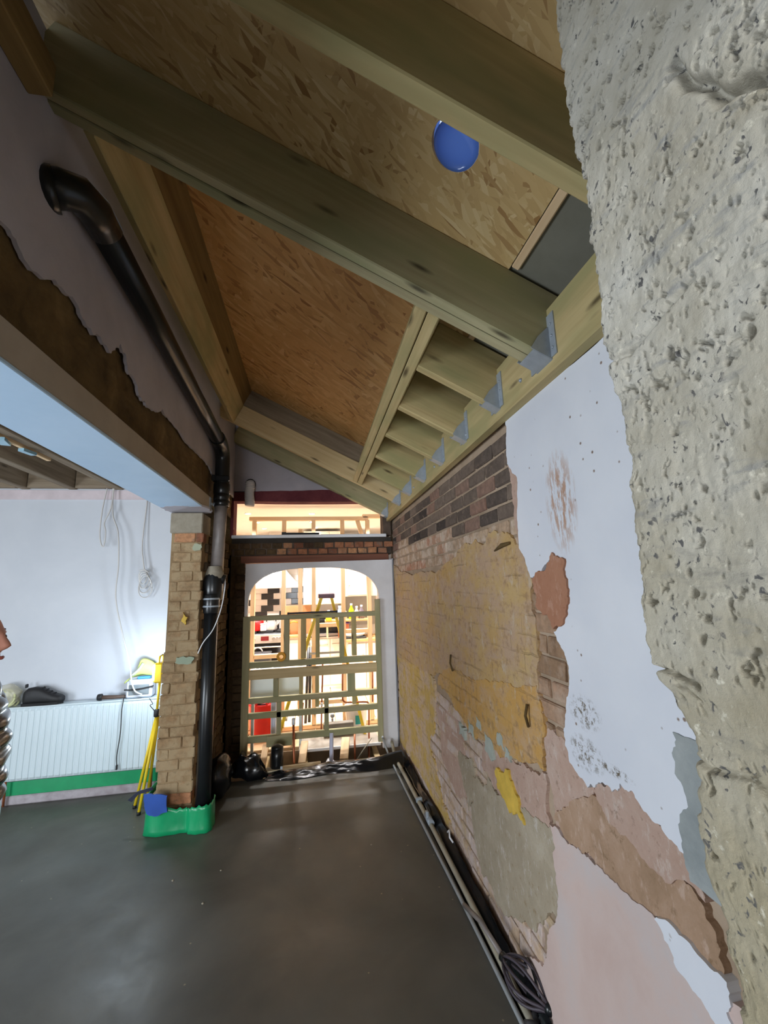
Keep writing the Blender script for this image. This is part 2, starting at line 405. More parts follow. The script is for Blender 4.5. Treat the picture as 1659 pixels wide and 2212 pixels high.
def patch_mat(name, stops, sc, fleck, crack, fine=30, bump=.8):
    t = NT(name); v = t.coord(rand=False)
    c = t.ramp(t.noise(v, sc, 8, .68, .3), stops)
    c = t.mix(t.math('MULTIPLY', t.mask(t.noise(t.coord((1, 2, 1), rand=False), sc*2.2, 8, .72), .55, .64), .75), c, fleck)
    c = t.mix(t.math('MULTIPLY', t.mask(t.noise(v, sc*4.3, 7, .74), .57, .66), .6), c, crack)
    t.color(c); t.bump(t.noise(v, fine, 8, .7), bump, .010); return t.set(rough=.9, spec=.2)
M['pinkrough'] = patch_mat('rough_pink_plaster', [(.25, lin(180, 148, 130)), (.5, lin(194, 164, 148)), (.75, lin(204, 180, 166))], 7, lin(212, 194, 182), lin(138, 112, 92))
M['tanband'] = patch_mat('tan_plaster_band', [(.25, lin(150, 122, 94)), (.5, lin(180, 148, 122)), (.75, lin(196, 166, 144))], 7, lin(206, 178, 160), lin(126, 100, 70))
M['greycement'] = patch_mat('grey_cement_patch', [(.25, lin(168, 154, 132)), (.5, lin(178, 164, 142)), (.75, lin(198, 186, 166))], 6, lin(208, 200, 190), lin(146, 120, 84))
M['brownplaster'] = patch_mat('brown_plaster', [(.3, lin(166, 116, 90)), (.7, lin(178, 130, 104))], 6, lin(188, 146, 124), lin(146, 98, 74), 50, .4)

def white_mat():
    t = NT('white_painted_plaster'); v = t.coord(rand=False)
    c = t.ramp(t.noise(v, 2.2, 5), [(.3, lin(214, 217, 226)), (.7, lin(228, 230, 236))])
    # knocks and screw holes
    d = t.voro(v, 21.0); c = t.mix(t.math('MULTIPLY', t.mask(t.noise(v, 7, 2), .50, .54), t.ramp(d, [(.07, (1, 1, 1)), (.13, (0, 0, 0))])), c, lin(136, 116, 104))
    # scraped streaks that show the brown coat
    st = t.noise(t.coord((1, 3.0, .7), rand=False), 16.0, 6, .7)
    t2 = t.n('ShaderNodeSeparateXYZ'); t.l(t._tc.outputs['Object'], t2.inputs[0])
    def blob(y, z, ry, rz):
        a = t.math('POWER', t.math('DIVIDE', t.math('SUBTRACT', t2.outputs['Y'], y), ry), 2.0)
        b = t.math('POWER', t.math('DIVIDE', t.math('SUBTRACT', t2.outputs['Z'], z), rz), 2.0)
        return t.ramp(t.math('ADD', a, b), [(.15, (1, 1, 1)), (1.0, (0, 0, 0))])
    m = t.math('MULTIPLY', blob(1.34, 1.98, .10, .2), t.mask(st, .47, .55))
    c = t.mix(m, c, lin(186, 150, 128))
    sp = t.noise(v, 62.0, 5, .72)
    for y, z, ry, rz in ((1.335, 1.265, .09, .06), (1.35, 1.135, .10, .06), (1.22, 1.135, .09, .018)):
        c = t.mix(t.math('MULTIPLY', blob(y, z, ry, rz), t.mask(sp, .48, .60)), c, lin(104, 92, 72))
    t.color(c); t.bump(t.noise(v, 34, 5), .08, .004); return t.set(rough=.55, spec=.4)
M['whiteplaster'] = white_mat()

def pier_mat():
    t = NT('rough_blockwork_render'); v = t.coord(rand=False)
    c = t.ramp(t.noise(v, 11, 6, .6), [(.25, lin(158, 150, 132)), (.5, lin(182, 176, 162)), (.78, lin(198, 194, 184))])
    c = t.mix(t.mask(t.noise(t.coord((1, 1, 3), rand=False), 14, 5, .65), .56, .68), c, lin(150, 148, 142))
    sx = t.n('ShaderNodeSeparateXYZ'); t.l(t._tc.outputs['Object'], sx.inputs[0])
    lowz = t.ramp(t.math('ADD', t.math('MULTIPLY', sx.outputs['Z'], .25), t.math('MULTIPLY', t.noise(v, 6, 3), .15)), [(.40, (1, 1, 1)), (.56, (0, 0, 0))])
    c = t.mix(t.math('MULTIPLY', lowz, .8), c, lin(150, 138, 108))
    c = t.mix(t.mask(t.noise(v, 60, 5, .7), .60, .72), c, lin(214, 208, 190))
    c = t.mix(t.math('MULTIPLY', t.mask(t.noise(v, 22, 3), .44, .56), t.mask(t.noise(t.coord((1, 1, .8), rand=False), 120.0, 3, .5, .6), .60, .66)), c, lin(92, 90, 88))
    t.color(c); t.bump(t.noise(v, 90, 7, .75), .8, .004); return t.set(rough=.85, spec=.3)
M['pier'] = pier_mat()

def floor_mat():
    t = NT('fresh_dark_screed'); v = t.coord(rand=False)
    c = t.ramp(t.noise(v, 1.6, 6, .6, .4), [(.3, lin(76, 76, 70)), (.55, lin(92, 91, 84)), (.75, lin(106, 104, 96))])
    c = t.mix(t.ramp(t.voro(v, 9.0), [(.03, (1, 1, 1)), (.05, (0, 0, 0))]), c, lin(150, 142, 118))
    t.color(c); t.bump(t.noise(v, 9, 6, .6), .12, .01)
    return t.set(rough=t.ramp(t.noise(v, 2.3, 4), [(.35, (.36,)*3), (.7, (.58,)*3)]), spec=.5)
M['floor'] = floor_mat()
M['void'] = plain('black_void_soil', lin(26, 22, 18), .95)
M['membrane'] = plain('black_polythene', lin(14, 16, 20), .22, var=.3, bump=.2)
M['abs_black'] = plain('black_plastic_pipe', lin(24, 26, 28), .28, var=.2)
M['abs_grey'] = plain('dusty_grey_pipe', lin(128, 120, 116), .4, var=.12, sc=14)
M['galv'] = plain('galvanised_steel', lin(160, 168, 176), .42, metal=.25, var=.1, sc=30)
M['white_pvc'] = plain('white_plastic', lin(232, 234, 238), .35, var=.03)
M['hose'] = plain('crinkled_white_hose', lin(196, 192, 190), .6, var=.06)
M['beampaint'] = rough_mat('grey_primed_steel', [(.3, lin(160, 150, 136)), (.7, lin(178, 168, 154))], 3, .06, 40, .55)
M['beamunder'] = rough_mat('pale_blue_steel', [(.3, lin(176, 206, 234)), (.7, lin(192, 218, 244))], 2.2, .04, 40, .5)  # pale blue for the beam's bottom plate; its far end is grey
M['green_tape'] = plain('green_polythene', lin(22, 150, 96), .3, var=.12, sc=8, bump=.1)
M['blue_tape'] = plain('blue_polythene', lin(44, 84, 168), .4, var=.15, sc=8)
M['copper'] = plain('copper_pipe', lin(176, 104, 70), .35, metal=.6, var=.2, sc=20)

# ------------------------------------------------------------------ the structure
XR, XL, YF = .912, -.88, 4.70
mb = MB()
mb.box((-1.71, -.46, -.16), (5.02, 9.48, .32))
floor = struct('floor', mb, M['floor'], 'dark fresh screed floor')
mb = MB().box((.86, 1.2, -.10), (.14, 6.2, .12)); part('trench', mb, M['void'], floor, 'dark open slot along the brick wall')
mb = MB().box((-1.2, 1.7, -.40), (6.4, 13.8, .16)); part('pit', mb, M['void'], floor, 'dark pit under the archway')
for i in range(26):
    x, y = RNG.uniform(-.9, .7), RNG.uniform(1.2, 3.9)
    if i % 3: continue
    part('grit', MB().sphere((x, y, .001), RNG.uniform(.005, .009), 6, 4, (1, 1, .6)), M['concrete'], floor)

# right wall: backing, bricks, coats of plaster and paint
wr = struct('wall_right', MB().box((XR+.1465, -.1, 2.2), (.30, 10.2, 4.8)), M['mortar'], 'long stripped brick wall')
brick_me = {}
def brick(mb_dims, seed):
    key = (round(mb_dims[0], 3), round(mb_dims[1], 3), round(mb_dims[2], 3), seed)
    if key not in brick_me:
        rg = random.Random(str(key)); b = MB().box((0, 0, 0), mb_dims, ch=.006)
        b.v = [(x+rg.uniform(-.003, .003), y+rg.uniform(-.004, .004), z+rg.uniform(-.003, .003)) for x, y, z in b.v]
        brick_me[key] = b.mesh('brick')
    return brick_me[key]
def lay(parent, x, y, z, dims, mat, seed=0, label=None):
    me = brick(dims, seed); o = bpy.data.objects.new('brick', me); COL.objects.link(o)
    if not me.materials: me.materials.append(mat)
    o.parent = parent; o.location = Vector((x, y, z))-wpos(parent)
    if me.materials[0] is not mat: o.material_slots[0].link = 'OBJECT'; o.material_slots[0].material = mat
    return o
RH, BW = .0828, .235
for r in range(0, 30):
    z = r*RH+RH/2
    if z > 2.43: break
    off = (BW/2 if r % 2 else 0)
    y = .98-off
    while y < 4.8:
        yc = y+BW/2; y += BW
        if yc > 4.62: yc = min(yc, 4.585)
        m = None
        if z > 1.86 and yc > 1.60: m = 'brick_soot' if z > 1.98+.05*(yc-1.75)+.02*math.sin(yc*5) else 'brick_pale'
        elif 1.28 < yc < 1.8 and 1.0 < z < 1.75: m = 'brick_brown'
        elif z < .92 and yc > 1.75: m = 'brick_low'
        if m is None: continue
        jx = RNG.uniform(-.003, .004)
        lay(wr, XR+.012+jx, yc, z, (.05, BW-.013, RH-.013), M[m], RNG.randint(0, 5))
def coat(name, poly, mat, x1, amp=.03, seed=1, label=None, rounds=4):
    p = rough([(.5 if a <= .905 else a, b) for a, b in poly], amp, 5, seed)
    o = part(name, MB().prism(p, XR+.03-x1, 'X', x1), mat, wr, label); return o
coat('paint_coat', [(4.68, 1.93), (3.4, 1.80), (2.6, 1.86), (2.08, 1.90), (1.8, 1.92), (1.66, 1.84), (1.62, 1.7), (1.65, 1.58), (1.63, 1.42), (1.65, 1.29), (1.63, 1.18), (2.2, 1.14), (2.9, 1.05), (3.6, .98), (4.68, .95)], M['yellow'], XR-.020, .05, 2, 'worn yellow painted coat')
coat('paint_coat', [(2.95, 1.10), (2.21, 1.19), (1.66, 1.28), (1.63, 1.15), (1.66, .96), (1.86, .92), (2.3, .86), (2.7, .90), (3.1, .98)], M['gold'], XR-.024, .04, 3, 'golden yellow painted patch')
coat('paint_coat', [(4.66, .97), (3.6, .99), (3.2, .95), (3.25, .70), (3.45, .45), (3.2, .22), (2.95, .06), (4.66, .06)], M['yellowlow'], XR-.019, .06, 4, 'pinkish yellow coat near the floor')
coat('paint_coat', [(2.14, .77), (1.98, .84), (1.90, .75), (1.86, .67), (2.0, .65), (2.12, .70)], M['yspot'], XR-.030, .03, 5, 'bright yellow paint spot')
for i, (y, z, s) in enumerate(((2.45, .86, .05), (2.2, .86, .06), (2.05, .93, .04), (2.62, .80, .05), (1.98, .90, .03), (2.33, .93, .035))):
    coat('paint_coat', [(y-s, z-s*.6), (y+s, z-s*.5), (y+s*.8, z+s), (y-s*.7, z+s*.7)], M['bluespot'], XR-.027, .03, 20+i, 'pale blue paint flake')
coat('plaster_patch', [(2.5, .60), (2.25, .70), (2.02, .69), (1.64, .78), (1.63, .60), (1.66, .46), (1.85, .28), (2.2, .14), (2.45, .14), (2.55, .35)], M['greycement'], XR-.021, .05, 6, 'grey cement patch')
coat('plaster_patch', [(3.25, .80), (2.9, .88), (2.6, .80), (2.55, .55), (2.8, .35), (3.1, .45)], M['pinkrough'], XR-.014, .08, 62, 'pale pink patch over the bricks')
coat('paint_coat', [(2.75, .62), (2.5, .70), (2.45, .5), (2.6, .36)], M['greycement'], XR-.017, .06, 63, 'small grey patch')
coat('plaster_patch', [(2.35, .72), (2.1, .66), (1.9, .60), (1.66, .72), (1.66, .95), (1.85, .92), (2.3, .85)], M['pinkrough'], XR-.018, .05, 61, 'salmon rough patch')
coat('plaster_patch', [(1.65, 1.10), (1.45, 1.12), (1.36, 1.0), (1.30, .95), (1.1, .9), (1.0, .86), (1.30, .80), (1.62, .76)], M['pinkrough'], XR-.016, .04, 7, 'rough pink plaster strip')
coat('plaster_patch', [(1.62, .82), (1.35, 1.01), (1.03, .97), (.95, .90), (.94, .82), (1.13, .82), (1.34, .785), (1.49, .785)], M['tanband'], XR-.024, .03, 8, 'chased tan plaster band')
coat('plaster_patch', [(1.34, 1.03), (1.21, 1.10), (1.16, 1.11), (1.11, 1.08), (1.03, 1.07), (.96, 1.05), (.96, .96), (1.03, .965), (1.17, .955), (1.28, .965)], M['pinkrough'], XR-.030, .03, 9, 'rough pink plaster patch under the white plaster')
coat('plaster_patch', [(1.645, .78), (1.49, .79), (1.31, .80), (1.19, .81), (1.10, .80), (.9, .82), (.9, .2), (.95, .02), (1.99, .02), (1.95, .12), (1.80, .20), (1.66, .46), (1.64, .65)], M['pinkplaster'], XR-.028, .025, 10, 'smooth bare pink plaster')
coat('plaster_patch', [(1.13, .815), (1.09, .84), (.93, .83), (.93, .70), (1.03, .735), (1.08, .755)], M['whiteplaster'], XR-.034, .015, 11, 'small white plaster remnant')
coat('plaster_patch', [(1.75, 2.24), (1.62, 2.2), (1.62, 1.85), (1.52, 1.76), (1.52, 1.70), (1.62, 1.72), (1.69, 1.80), (1.73, 1.95), (1.735, 2.1)], M['pinkrough'], XR-.018, .015, 12, 'pinkish brown plaster edge strip')
coat('plaster_patch', [(1.70, 2.43), (1.705, 2.36), (1.72, 2.23), (1.64, 2.14), (1.68, 1.84), (1.6, 1.71), (1.55, 1.71), (1.43, 1.78), (1.36, 1.75), (1.38, 1.60), (1.47, 1.51), (1.41, 1.43), (1.40, 1.37), (1.43, 1.29), (1.47, 1.17), (1.45, 1.07), (1.36, 1.03), (1.32, 1.05), (1.28, 1.08), (1.24, 1.07), (1.20, 1.11), (1.15, 1.11), (1.13, 1.09), (1.06, 1.07), (1.01, 1.04), (.9, 1.04), (.9, 2.43)], M['whiteplaster'], XR-.036, .012, 13, 'large sheet of white painted plaster')
coat('plaster_patch', [(1.575, 1.71), (1.47, 1.74), (1.42, 1.80), (1.345, 1.77), (1.345, 1.70), (1.36, 1.61), (1.40, 1.54), (1.46, 1.52), (1.49, 1.57), (1.57, 1.60)], M['brownplaster'], XR-.044, .015, 14, 'reddish brown patch of bare plaster')
coat('plaster_patch', [(.975, 1.32), (.9, 1.36), (.9, .93), (.985, .99), (.99, 1.12), (.965, 1.19), (.985, 1.26)], M['fillet'], XR-.040, .012, 15, 'blue-grey cement fillet beside the rough pier')
part('chase', MB().tube([(XR-.026, 1.78, 1.872), (XR-.03, 1.86, 1.868), (XR-.026, 1.95, 1.85)], [.007, .011, .004], 6), M['brown_rough'], wr)
for a, b in (((1.73, 1.19), (1.735, 1.10)), ((2.72, 1.24), (2.70, 1.14))):
    part('screw', MB().tube([(XR-.034, a[0], a[1]), (XR-.045, (a[0]+b[0])/2, (a[1]+b[1])/2), (XR-.034, b[0], b[1])], .006, 6), M['brown_rough'], wr)

# the rough pier that juts out close to the camera
def make_pier():
    """end of the old cross wall, cut through roughly, about sixty centimetres from the camera"""
    PXF, K = .40, .40/.79
    h, wf_, wc = 1500, 250, 60
    z = np.linspace(-.02, 2.94, h); wd = wf_+wc
    zk = [0, .8, 1.02, 1.12, 1.3, 1.36, 1.42, 1.47, 1.52, 1.87, 2.11, 2.3, 2.6, 2.82, 3.0, 3.24, 3.6, 4.3]
    ek = [.815, .818, .827, .858, .845, .832, .872, .915, .935, .915, .905, .938, .938, .925, .952, .960, .950, .952]
    edge = np.interp(z, [1.7+(a-1.7)*K for a in zk], [b*K for b in ek])
    edge = edge+fbm2((h, 1), (7, 1), 4, 5)[:, 0]*.016
    s = np.concatenate([np.linspace(0, 1, wf_), 1+np.linspace(.03, 1, wc)])
    Y = np.zeros((h, wd)); X = np.zeros((h, wd)); NX = np.zeros((h, wd)); NY = np.zeros((h, wd)); r = .010; y0 = .17
    for j, t in enumerate(s):
        if t <= 1: Y[:, j] = y0+(edge-r-y0)*t; X[:, j] = PXF; NX[:, j] = -1
        else:
            k = t-1
            if k < .5: a = k/.5*math.pi/2; Y[:, j] = edge-r+r*math.sin(a); X[:, j] = PXF+r-r*math.cos(a); NX[:, j] = -math.cos(a); NY[:, j] = math.sin(a)
            else: Y[:, j] = edge; X[:, j] = PXF+r+(k-.5)/.5*(.45); NY[:, j] = 1
    D = fbm2((h, wd), (70, 60), 4, 11)*.006+fbm2((h, wd), (18, 20), 3, 12, .6)*.0028+fbm2((h, wd), (6, 6), 2, 13)*.0016
    zz = z[:, None]*np.ones((1, wd))
    sm = np.clip(1-np.abs(zz-(1.855+.5*(.45-Y)*.6))/.045, 0, 1)+np.clip(1-np.abs(zz-(1.545+.0*Y))/.055, 0, 1); D = D*(1-.7*np.clip(sm, 0, 1))
    rg = np.random.default_rng(3)
    fp = fbm2((h, wd), (8, 12), 3, 71, .65)+.35*fbm2((h, wd), (90, 70), 2, 72); hi = np.quantile(fp, .915)
    D -= .017*np.clip((fp-hi)/(np.quantile(fp, .975)-hi), 0, 1)*(1-.9*np.clip(sm, 0, 1))
    fp = fbm2((h, wd), (5, 6), 2, 73, .6)+.3*fbm2((h, wd), (60, 50), 2, 74); hi = np.quantile(fp, .94)
    D -= .008*np.clip((fp-hi)/(np.quantile(fp, .985)-hi), 0, 1)*(1-.9*np.clip(sm, 0, 1))
    for _ in range(150):
        cy, cz = rg.uniform(.20, .49), rg.uniform(1.05, 2.9)
        if (abs(cz-1.86) < .045 or abs(cz-1.545) < .045) and rg.random() < .85: continue
        ry = rg.uniform(.0015, .0035)*(1.5 if rg.random() < .15 else 1); rz = ry*rg.uniform(.8, 1.6); dep = rg.uniform(.009, .024)
        i0, i1 = np.searchsorted(z, cz-4*rz), np.searchsorted(z, cz+4*rz)
        th = rg.uniform(-.8, .8); dy, dz = (Y[i0:i1]-cy), (zz[i0:i1]-cz)
        a = (dy*math.cos(th)+dz*math.sin(th))/ry; b = (-dy*math.sin(th)+dz*math.cos(th))/rz; e = 1+.15*np.sin(3*np.arctan2(b, a)+th*9)
        D[i0:i1] -= dep*np.exp(-((a*a+b*b)*e)**1.6)
    for pts, wdt, dep in ((((.955, 1.475), (.90, 1.49), (.86, 1.485), (.80, 1.47)), .0024, .016),
                          (((.62, 2.83), (.60, 2.74), (.57, 2.70), (.54, 2.62), (.50, 2.60), (.46, 2.55)), .005, .018),
                          (((.86, 1.33), (.80, 1.31), (.72, 1.33), (.64, 1.29)), .003, .008), (((.93, 2.28), (.85, 2.26), (.76, 2.29), (.66, 2.32)), .003, .006),
                          (((.95, 2.86), (.92, 2.90), (.90, 2.97)), .0025, .007)):
        for k in range(len(pts)-1):
            (ya, za), (yb, zb) = [(p[0]*K, 1.7+(p[1]-1.7)*K) for p in pts[k:k+2]]
            i0, i1 = np.searchsorted(z, min(za, zb)-.03), np.searchsorted(z, max(za, zb)+.03)
            dy, dz = yb-ya, zb-za; t = np.clip(((Y[i0:i1]-ya)*dy+(zz[i0:i1]-za)*dz)/(dy*dy+dz*dz), 0, 1)
            dist = np.hypot(Y[i0:i1]-(ya+t*dy), zz[i0:i1]-(za+t*dz))+fbm2((i1-i0, wd), (8, 8), 2, 40+k)*.003
            D[i0:i1] -= dep*np.exp(-(np.maximum(dist, 0)/wdt)**2)
    VX = X+NX*D
    V = np.stack([VX, Y+NY*D, np.minimum(zz, 2.47+.5*(.83-VX)+.24)], -1)
    o = link('wall_near', grid_mesh('wall_near', V), M['pier']); o['kind'] = 'structure'; o['label'] = 'rough pitted end of the cut-through cross wall'
    part('wall_over_opening', MB().prism([(-.9, 2.24), (.42, 2.24), (.42, 2.86), (-.9, 3.54)], .20, 'Y', -.02), M['pier'], o, 'unseen rest of the cut-through wall over the opening, put in to shade the roof')  # out of view; put in to keep rear light off the near roof
    part('wall_core', MB().prism([(.44, -.02), (.86, -.02), (.86, 2.66), (.44, 2.86)], .19, 'Y', .18), M['pier'], o)
make_pier()

# left wall above the steel beam, with its stub pillar
wl = struct_root('wall_left', 'upper left wall and its stub pillar')
part('masonry', MB().box((-1.03, -.2, 3.02), (.26, 9.8, 1.05)), M['brown_rough'], wl, 'hacked brown masonry above the beam')
J = [(-5.1, 2.72), (-.5, 2.76), (.6, 2.70), (1.182, 2.749), (1.273, 2.715), (1.416, 2.762), (1.51, 2.767), (1.629, 2.732), (1.732, 2.75), (1.831, 2.733), (1.907, 2.827), (1.97, 2.80), (2.0, 2.74), (2.086, 2.735), (2.148, 2.684), (2.258, 2.673), (2.457, 2.754), (2.653, 2.748), (3.117, 2.728), (3.476, 2.742), (3.677, 2.70), (4.69, 2.70)]
pj = rough([(a, b) for a, b in J], .02, 3, 9, closed=False)
part('plaster_coat', MB().prism(pj+[(4.69, 3.55), (-5.1, 3.55)], .014, 'X', XL-.004), M['lavender'], wl, 'lavender grey plaster with a torn lower edge')
# rough hacked surface of the masonry
hh, ww = 70, 420
zs = np.linspace(2.47, 2.80, hh)[:, None]*np.ones((1, ww)); ys = np.linspace(-1.5, 4.69, ww)[None, :]*np.ones((hh, 1))
dd = fbm2((hh, ww), (22, 22), 5, 21)*.05+fbm2((hh, ww), (5, 5), 2, 22)*.012
hole = np.exp(-(((ys-2.0)/.045)**2+((zs-2.70)/.035)**2)**2)*.09
o = link('rubble_face', grid_mesh('rubble_face', np.stack([XL-.014+dd*.5-hole, ys, zs], -1)), M['brown_rough'], wl); o['label'] = 'crumbling brown masonry face'
# stub pillar of bricks
part('pillar_core', MB().box((-1.025, 4.145, 1.09), (.235, 1.09, 2.18)), M['stub_mortar'], wl, 'mortar core of the pillar')
part('padstone', MB().box((-1.03, 3.72, 2.255), (.25, .27, .17), ch=.008), M['concrete'], wl, 'grey concrete padstone')
for r in range(0, 28):
    z = r*.0775+.039
    L = -1.165+(.03 if .25 < z < 2.2 else 0)+RNG.uniform(-.008, .012); Rr = -.898+RNG.uniform(-.012, .008)
    if z < 1.25: L -= .025
    cut = L+(Rr-L)*(.66 if r % 2 else .34)+RNG.uniform(-.02, .02)
    for a, b in ((L, cut), (cut, Rr)):
        mm = M['brick_red'] if (r == 27 or (r == 2 and b == Rr)) else M['brick_stub']
        lay(wl, (a+b)/2, 3.646+RNG.uniform(-.006, .004), z, (round(b-a-.004, 2), .10, .073), mm, r % 3)
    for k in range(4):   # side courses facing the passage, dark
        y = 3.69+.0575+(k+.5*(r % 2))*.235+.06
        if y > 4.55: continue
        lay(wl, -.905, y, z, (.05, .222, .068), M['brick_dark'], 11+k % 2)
part('paint_stain', MB().prism(rough([(-1.06, 1.16), (-.94, 1.15), (-.92, 1.19), (-1.0, 1.205), (-1.05, 1.20)], .012, 2, 3), .02, 'Y', 3.575), plain('pale_green_paint', lin(150, 162, 140), .8), wl, 'pale green paint smear')
part('paint_stain', MB().prism(rough([(-.97, 2.03), (-.91, 2.03), (-.905, 2.075), (-.96, 2.08)], .01, 2, 4), .02, 'Y', 3.575), plain('pale_grey_green_paint', lin(160, 164, 140), .8), wl, 'pale grey green paint dab')
part('paint_stain', MB().prism(rough([(-1.03, 1.47), (-1.0, 1.44), (-.985, 1.5), (-1.02, 1.54)], .01, 2, 5), .02, 'Y', 3.575), M['yspot'], wl, 'yellow paint dab')

# far wall with transom opening and archway
wf = struct_root('wall_far', 'far wall with transom and archway')
part('wall_plaster', MB().box((0, 4.80, 3.20), (1.80, .18, .84)), M['lavender'], wf, 'lavender plaster above the transom')
part('lintel', MB().prism(rough([(-.87, 2.665), (.88, 2.665), (.88, 2.79), (.1, 2.80), (-.3, 2.785), (-.87, 2.765)], .006, 3, 31), .16, 'Y', 4.697), M['maroon'], wf, 'maroon painted timber over the transom')
part('jamb', MB().box((-.885, 4.80, 2.47), (.03, .2, .40)), M['maroon'], wf)
part('jamb', MB().box((.835, 4.80, 2.47), (.09, .2, .40)), M['mortar_dark'], wf)
part('sill', MB().box((-.03, 4.74, 2.265), (1.70, .14, .035), ch=.004), M['white_pvc'], wf, 'white transom sill')
part('lintel', MB().box((0, 4.80, 2.222), (1.76, .19, .05), ch=.004), plain('charred_timber', lin(58, 52, 46), .9, var=.25), wf, 'charred timber under the sill')
part('masonry', MB().box((0, 4.806, 2.13), (1.76, .18, .15)), M['mortar_dark'], wf)
part('masonry', MB().box((-1.02, 4.84, 1.8), (.27, .24, 3.6)), M['brown_rough'], wf)
for r, z in enumerate((2.166, 2.098)):
    x = -.86+(.0 if r else -.06)
    while x < .80:
        w = RNG.choice((.105, .11, .115)); lay(wf, x+w/2, 4.735+RNG.uniform(-.008, .008), z, (.10, .06, .062), M['brick_red' if (x > -.45 and RNG.random() > .1) else 'brick_dark'], RNG.randint(0, 5)); x += w+.004
part('lintel', MB().box((.03, 4.78, 2.018), (1.62, .2, .075), ch=.005), M['redwood'], wf, 'reddish timber lintel over the arch')
part('masonry', MB().box((-.84, 4.82, 1.03), (.20, .2, 2.08)), M['brick_dark'], wf)
for r in range(24):
    lay(wf, -.775+RNG.uniform(-.012, .012), 4.735, .06+r*.08, (.10, .09, .068), M['brick_dark'], r % 4)
# white arched panel
cx = .012; out = [(-.722, .02), (-.722, 1.968), (.872, 1.985), (.872, .11), (.87, .02), (.712, .02), (.714, 1.50)]
for i in range(0, 25):
    a = math.pi*i/24; ex = .703*math.copysign(abs(math.cos(a))**.72, math.cos(a)); out.append((cx+ex, 1.50+.414*math.sin(a)**.72))
out += [(-.692, 1.50), (-.692, .02)]
o = part('arch_panel', MB().prism(out, .05, 'Y', 4.655), rough_mat('white_arch_board', [(.3, lin(206, 204, 206)), (.7, lin(222, 221, 224))], 3, .06, 40, .6), wf, 'white arched doorway board')
part('jamb', MB().box((.82, 4.85, 1.0), (.16, .24, 2.0)), M['radwall'], wf)

# radiator wall, kitchen shell
struct('wall_rear', MB().box((-1.7, -5.2, 1.9), (5.4, .12, 4.4)), M['radwall'], 'rear wall behind the camera')
wb = struct('wall_radiator', MB().box((-2.7, 4.385, 1.53), (3.1, .17, 3.06)), M['radwall'], 'pale wall behind the radiator')
part('wall_band', MB().box((-2.68, 4.297, 2.64), (3.05, .012, .09)), plain('bare_pink_wall_band', lin(206, 194, 198), .9), wb, 'unpainted pinkish band at the wall top')
part('floor_membrane', MB().box((-2.6, 4.29, .122), (2.95, .012, .105)), M['green_tape'], wb, 'green polythene upstand along the floor')
part('wall_edge', MB().box((-2.6, 4.285, .035), (2.95, .03, .07), ch=.008), rough_mat('raw_wall_foot', [(.3, lin(150, 140, 144)), (.7, lin(190, 184, 190))], 9, .4, 40), wb, 'ragged wall foot')
struct('wall_outer_left', MB().box((-4.3, -.35, 1.45), (.12, 9.7, 3.3)), M['radwall'], 'outer wall of the left-hand room')
# ------------------------------------------------------------------ lean-to roof
TH = math.atan(.5); RC, RS = math.cos(TH), math.sin(TH)
def RF(a, y, w): return Vector((.83-a*RC+w*RS, y, 2.47+a*RS+w*RC))
UP, SL, YY = Vector((RS, 0, RC)), Vector((-RC, 0, RS)), Vector((0, 1, 0))
ce = struct_root('ceiling', 'sloping boarded roof')
def sheet(name, a0, a1, y0, y1, w, th, mat, label=None, hole=None):
    """flat board in the roof plane, local X up the slope, local Y along the room"""
    L, B = a1-a0, y1-y0; mb = MB()
    if hole is None: mb.box((0, 0, 0), (L, B, th))
    else:
        ha, hy, hr = hole; cx, cy = ha-(a0+a1)/2, hy-(y0+y1)/2; q = hr*1.35; n = 40
        for sgn, zz in ((1, -th/2), (-1, th/2)):
            ci = [(cx+hr*math.cos(2*math.pi*k/n), cy+hr*math.sin(2*math.pi*k/n), zz) for k in range(n)]
            so = []
            for k in range(n):
                c, s_ = math.cos(2*math.pi*k/n), math.sin(2*math.pi*k/n); m_ = max(abs(c), abs(s_)); so.append((cx+q*c/m_, cy+q*s_/m_, zz))
            mb.add(ci+so, [(k, (k+1) % n, n+(k+1) % n, n+k) for k in range(n)])
            X0, X1, Y0, Y1 = -L/2, L/2, -B/2, B/2
            for xa, xb, ya, yb in ((X0, cx-q, Y0, Y1), (cx+q, X1, Y0, Y1), (cx-q, cx+q, Y0, cy-q), (cx-q, cx+q, cy+q, Y1)):
                mb.add([(xa, ya, zz), (xb, ya, zz), (xb, yb, zz), (xa, yb, zz)], [(0, 1, 2, 3)])
        ci = [(cx+hr*math.cos(2*math.pi*k/n), cy+hr*math.sin(2*math.pi*k/n)) for k in range(n)]
        mb.add([(x, y, -th/2) for x, y in ci]+[(x, y, th/2) for x, y in ci], [(k, (k+1) % n, n+(k+1) % n, n+k) for k in range(n)])
    o = link(name, mb.mesh(name), mat, ce); c = RF((a0+a1)/2, (y0+y1)/2, w+th/2)
    X, Z = SL, UP; Y = Z.cross(X)
    o.matrix_local = Matrix(((X.x, Y.x, Z.x, c.x), (X.y, Y.y, Z.y, c.y), (X.z, Y.z, Z.z, c.z), (0, 0, 0, 1)))
    if label: o['label'] = label
    return o
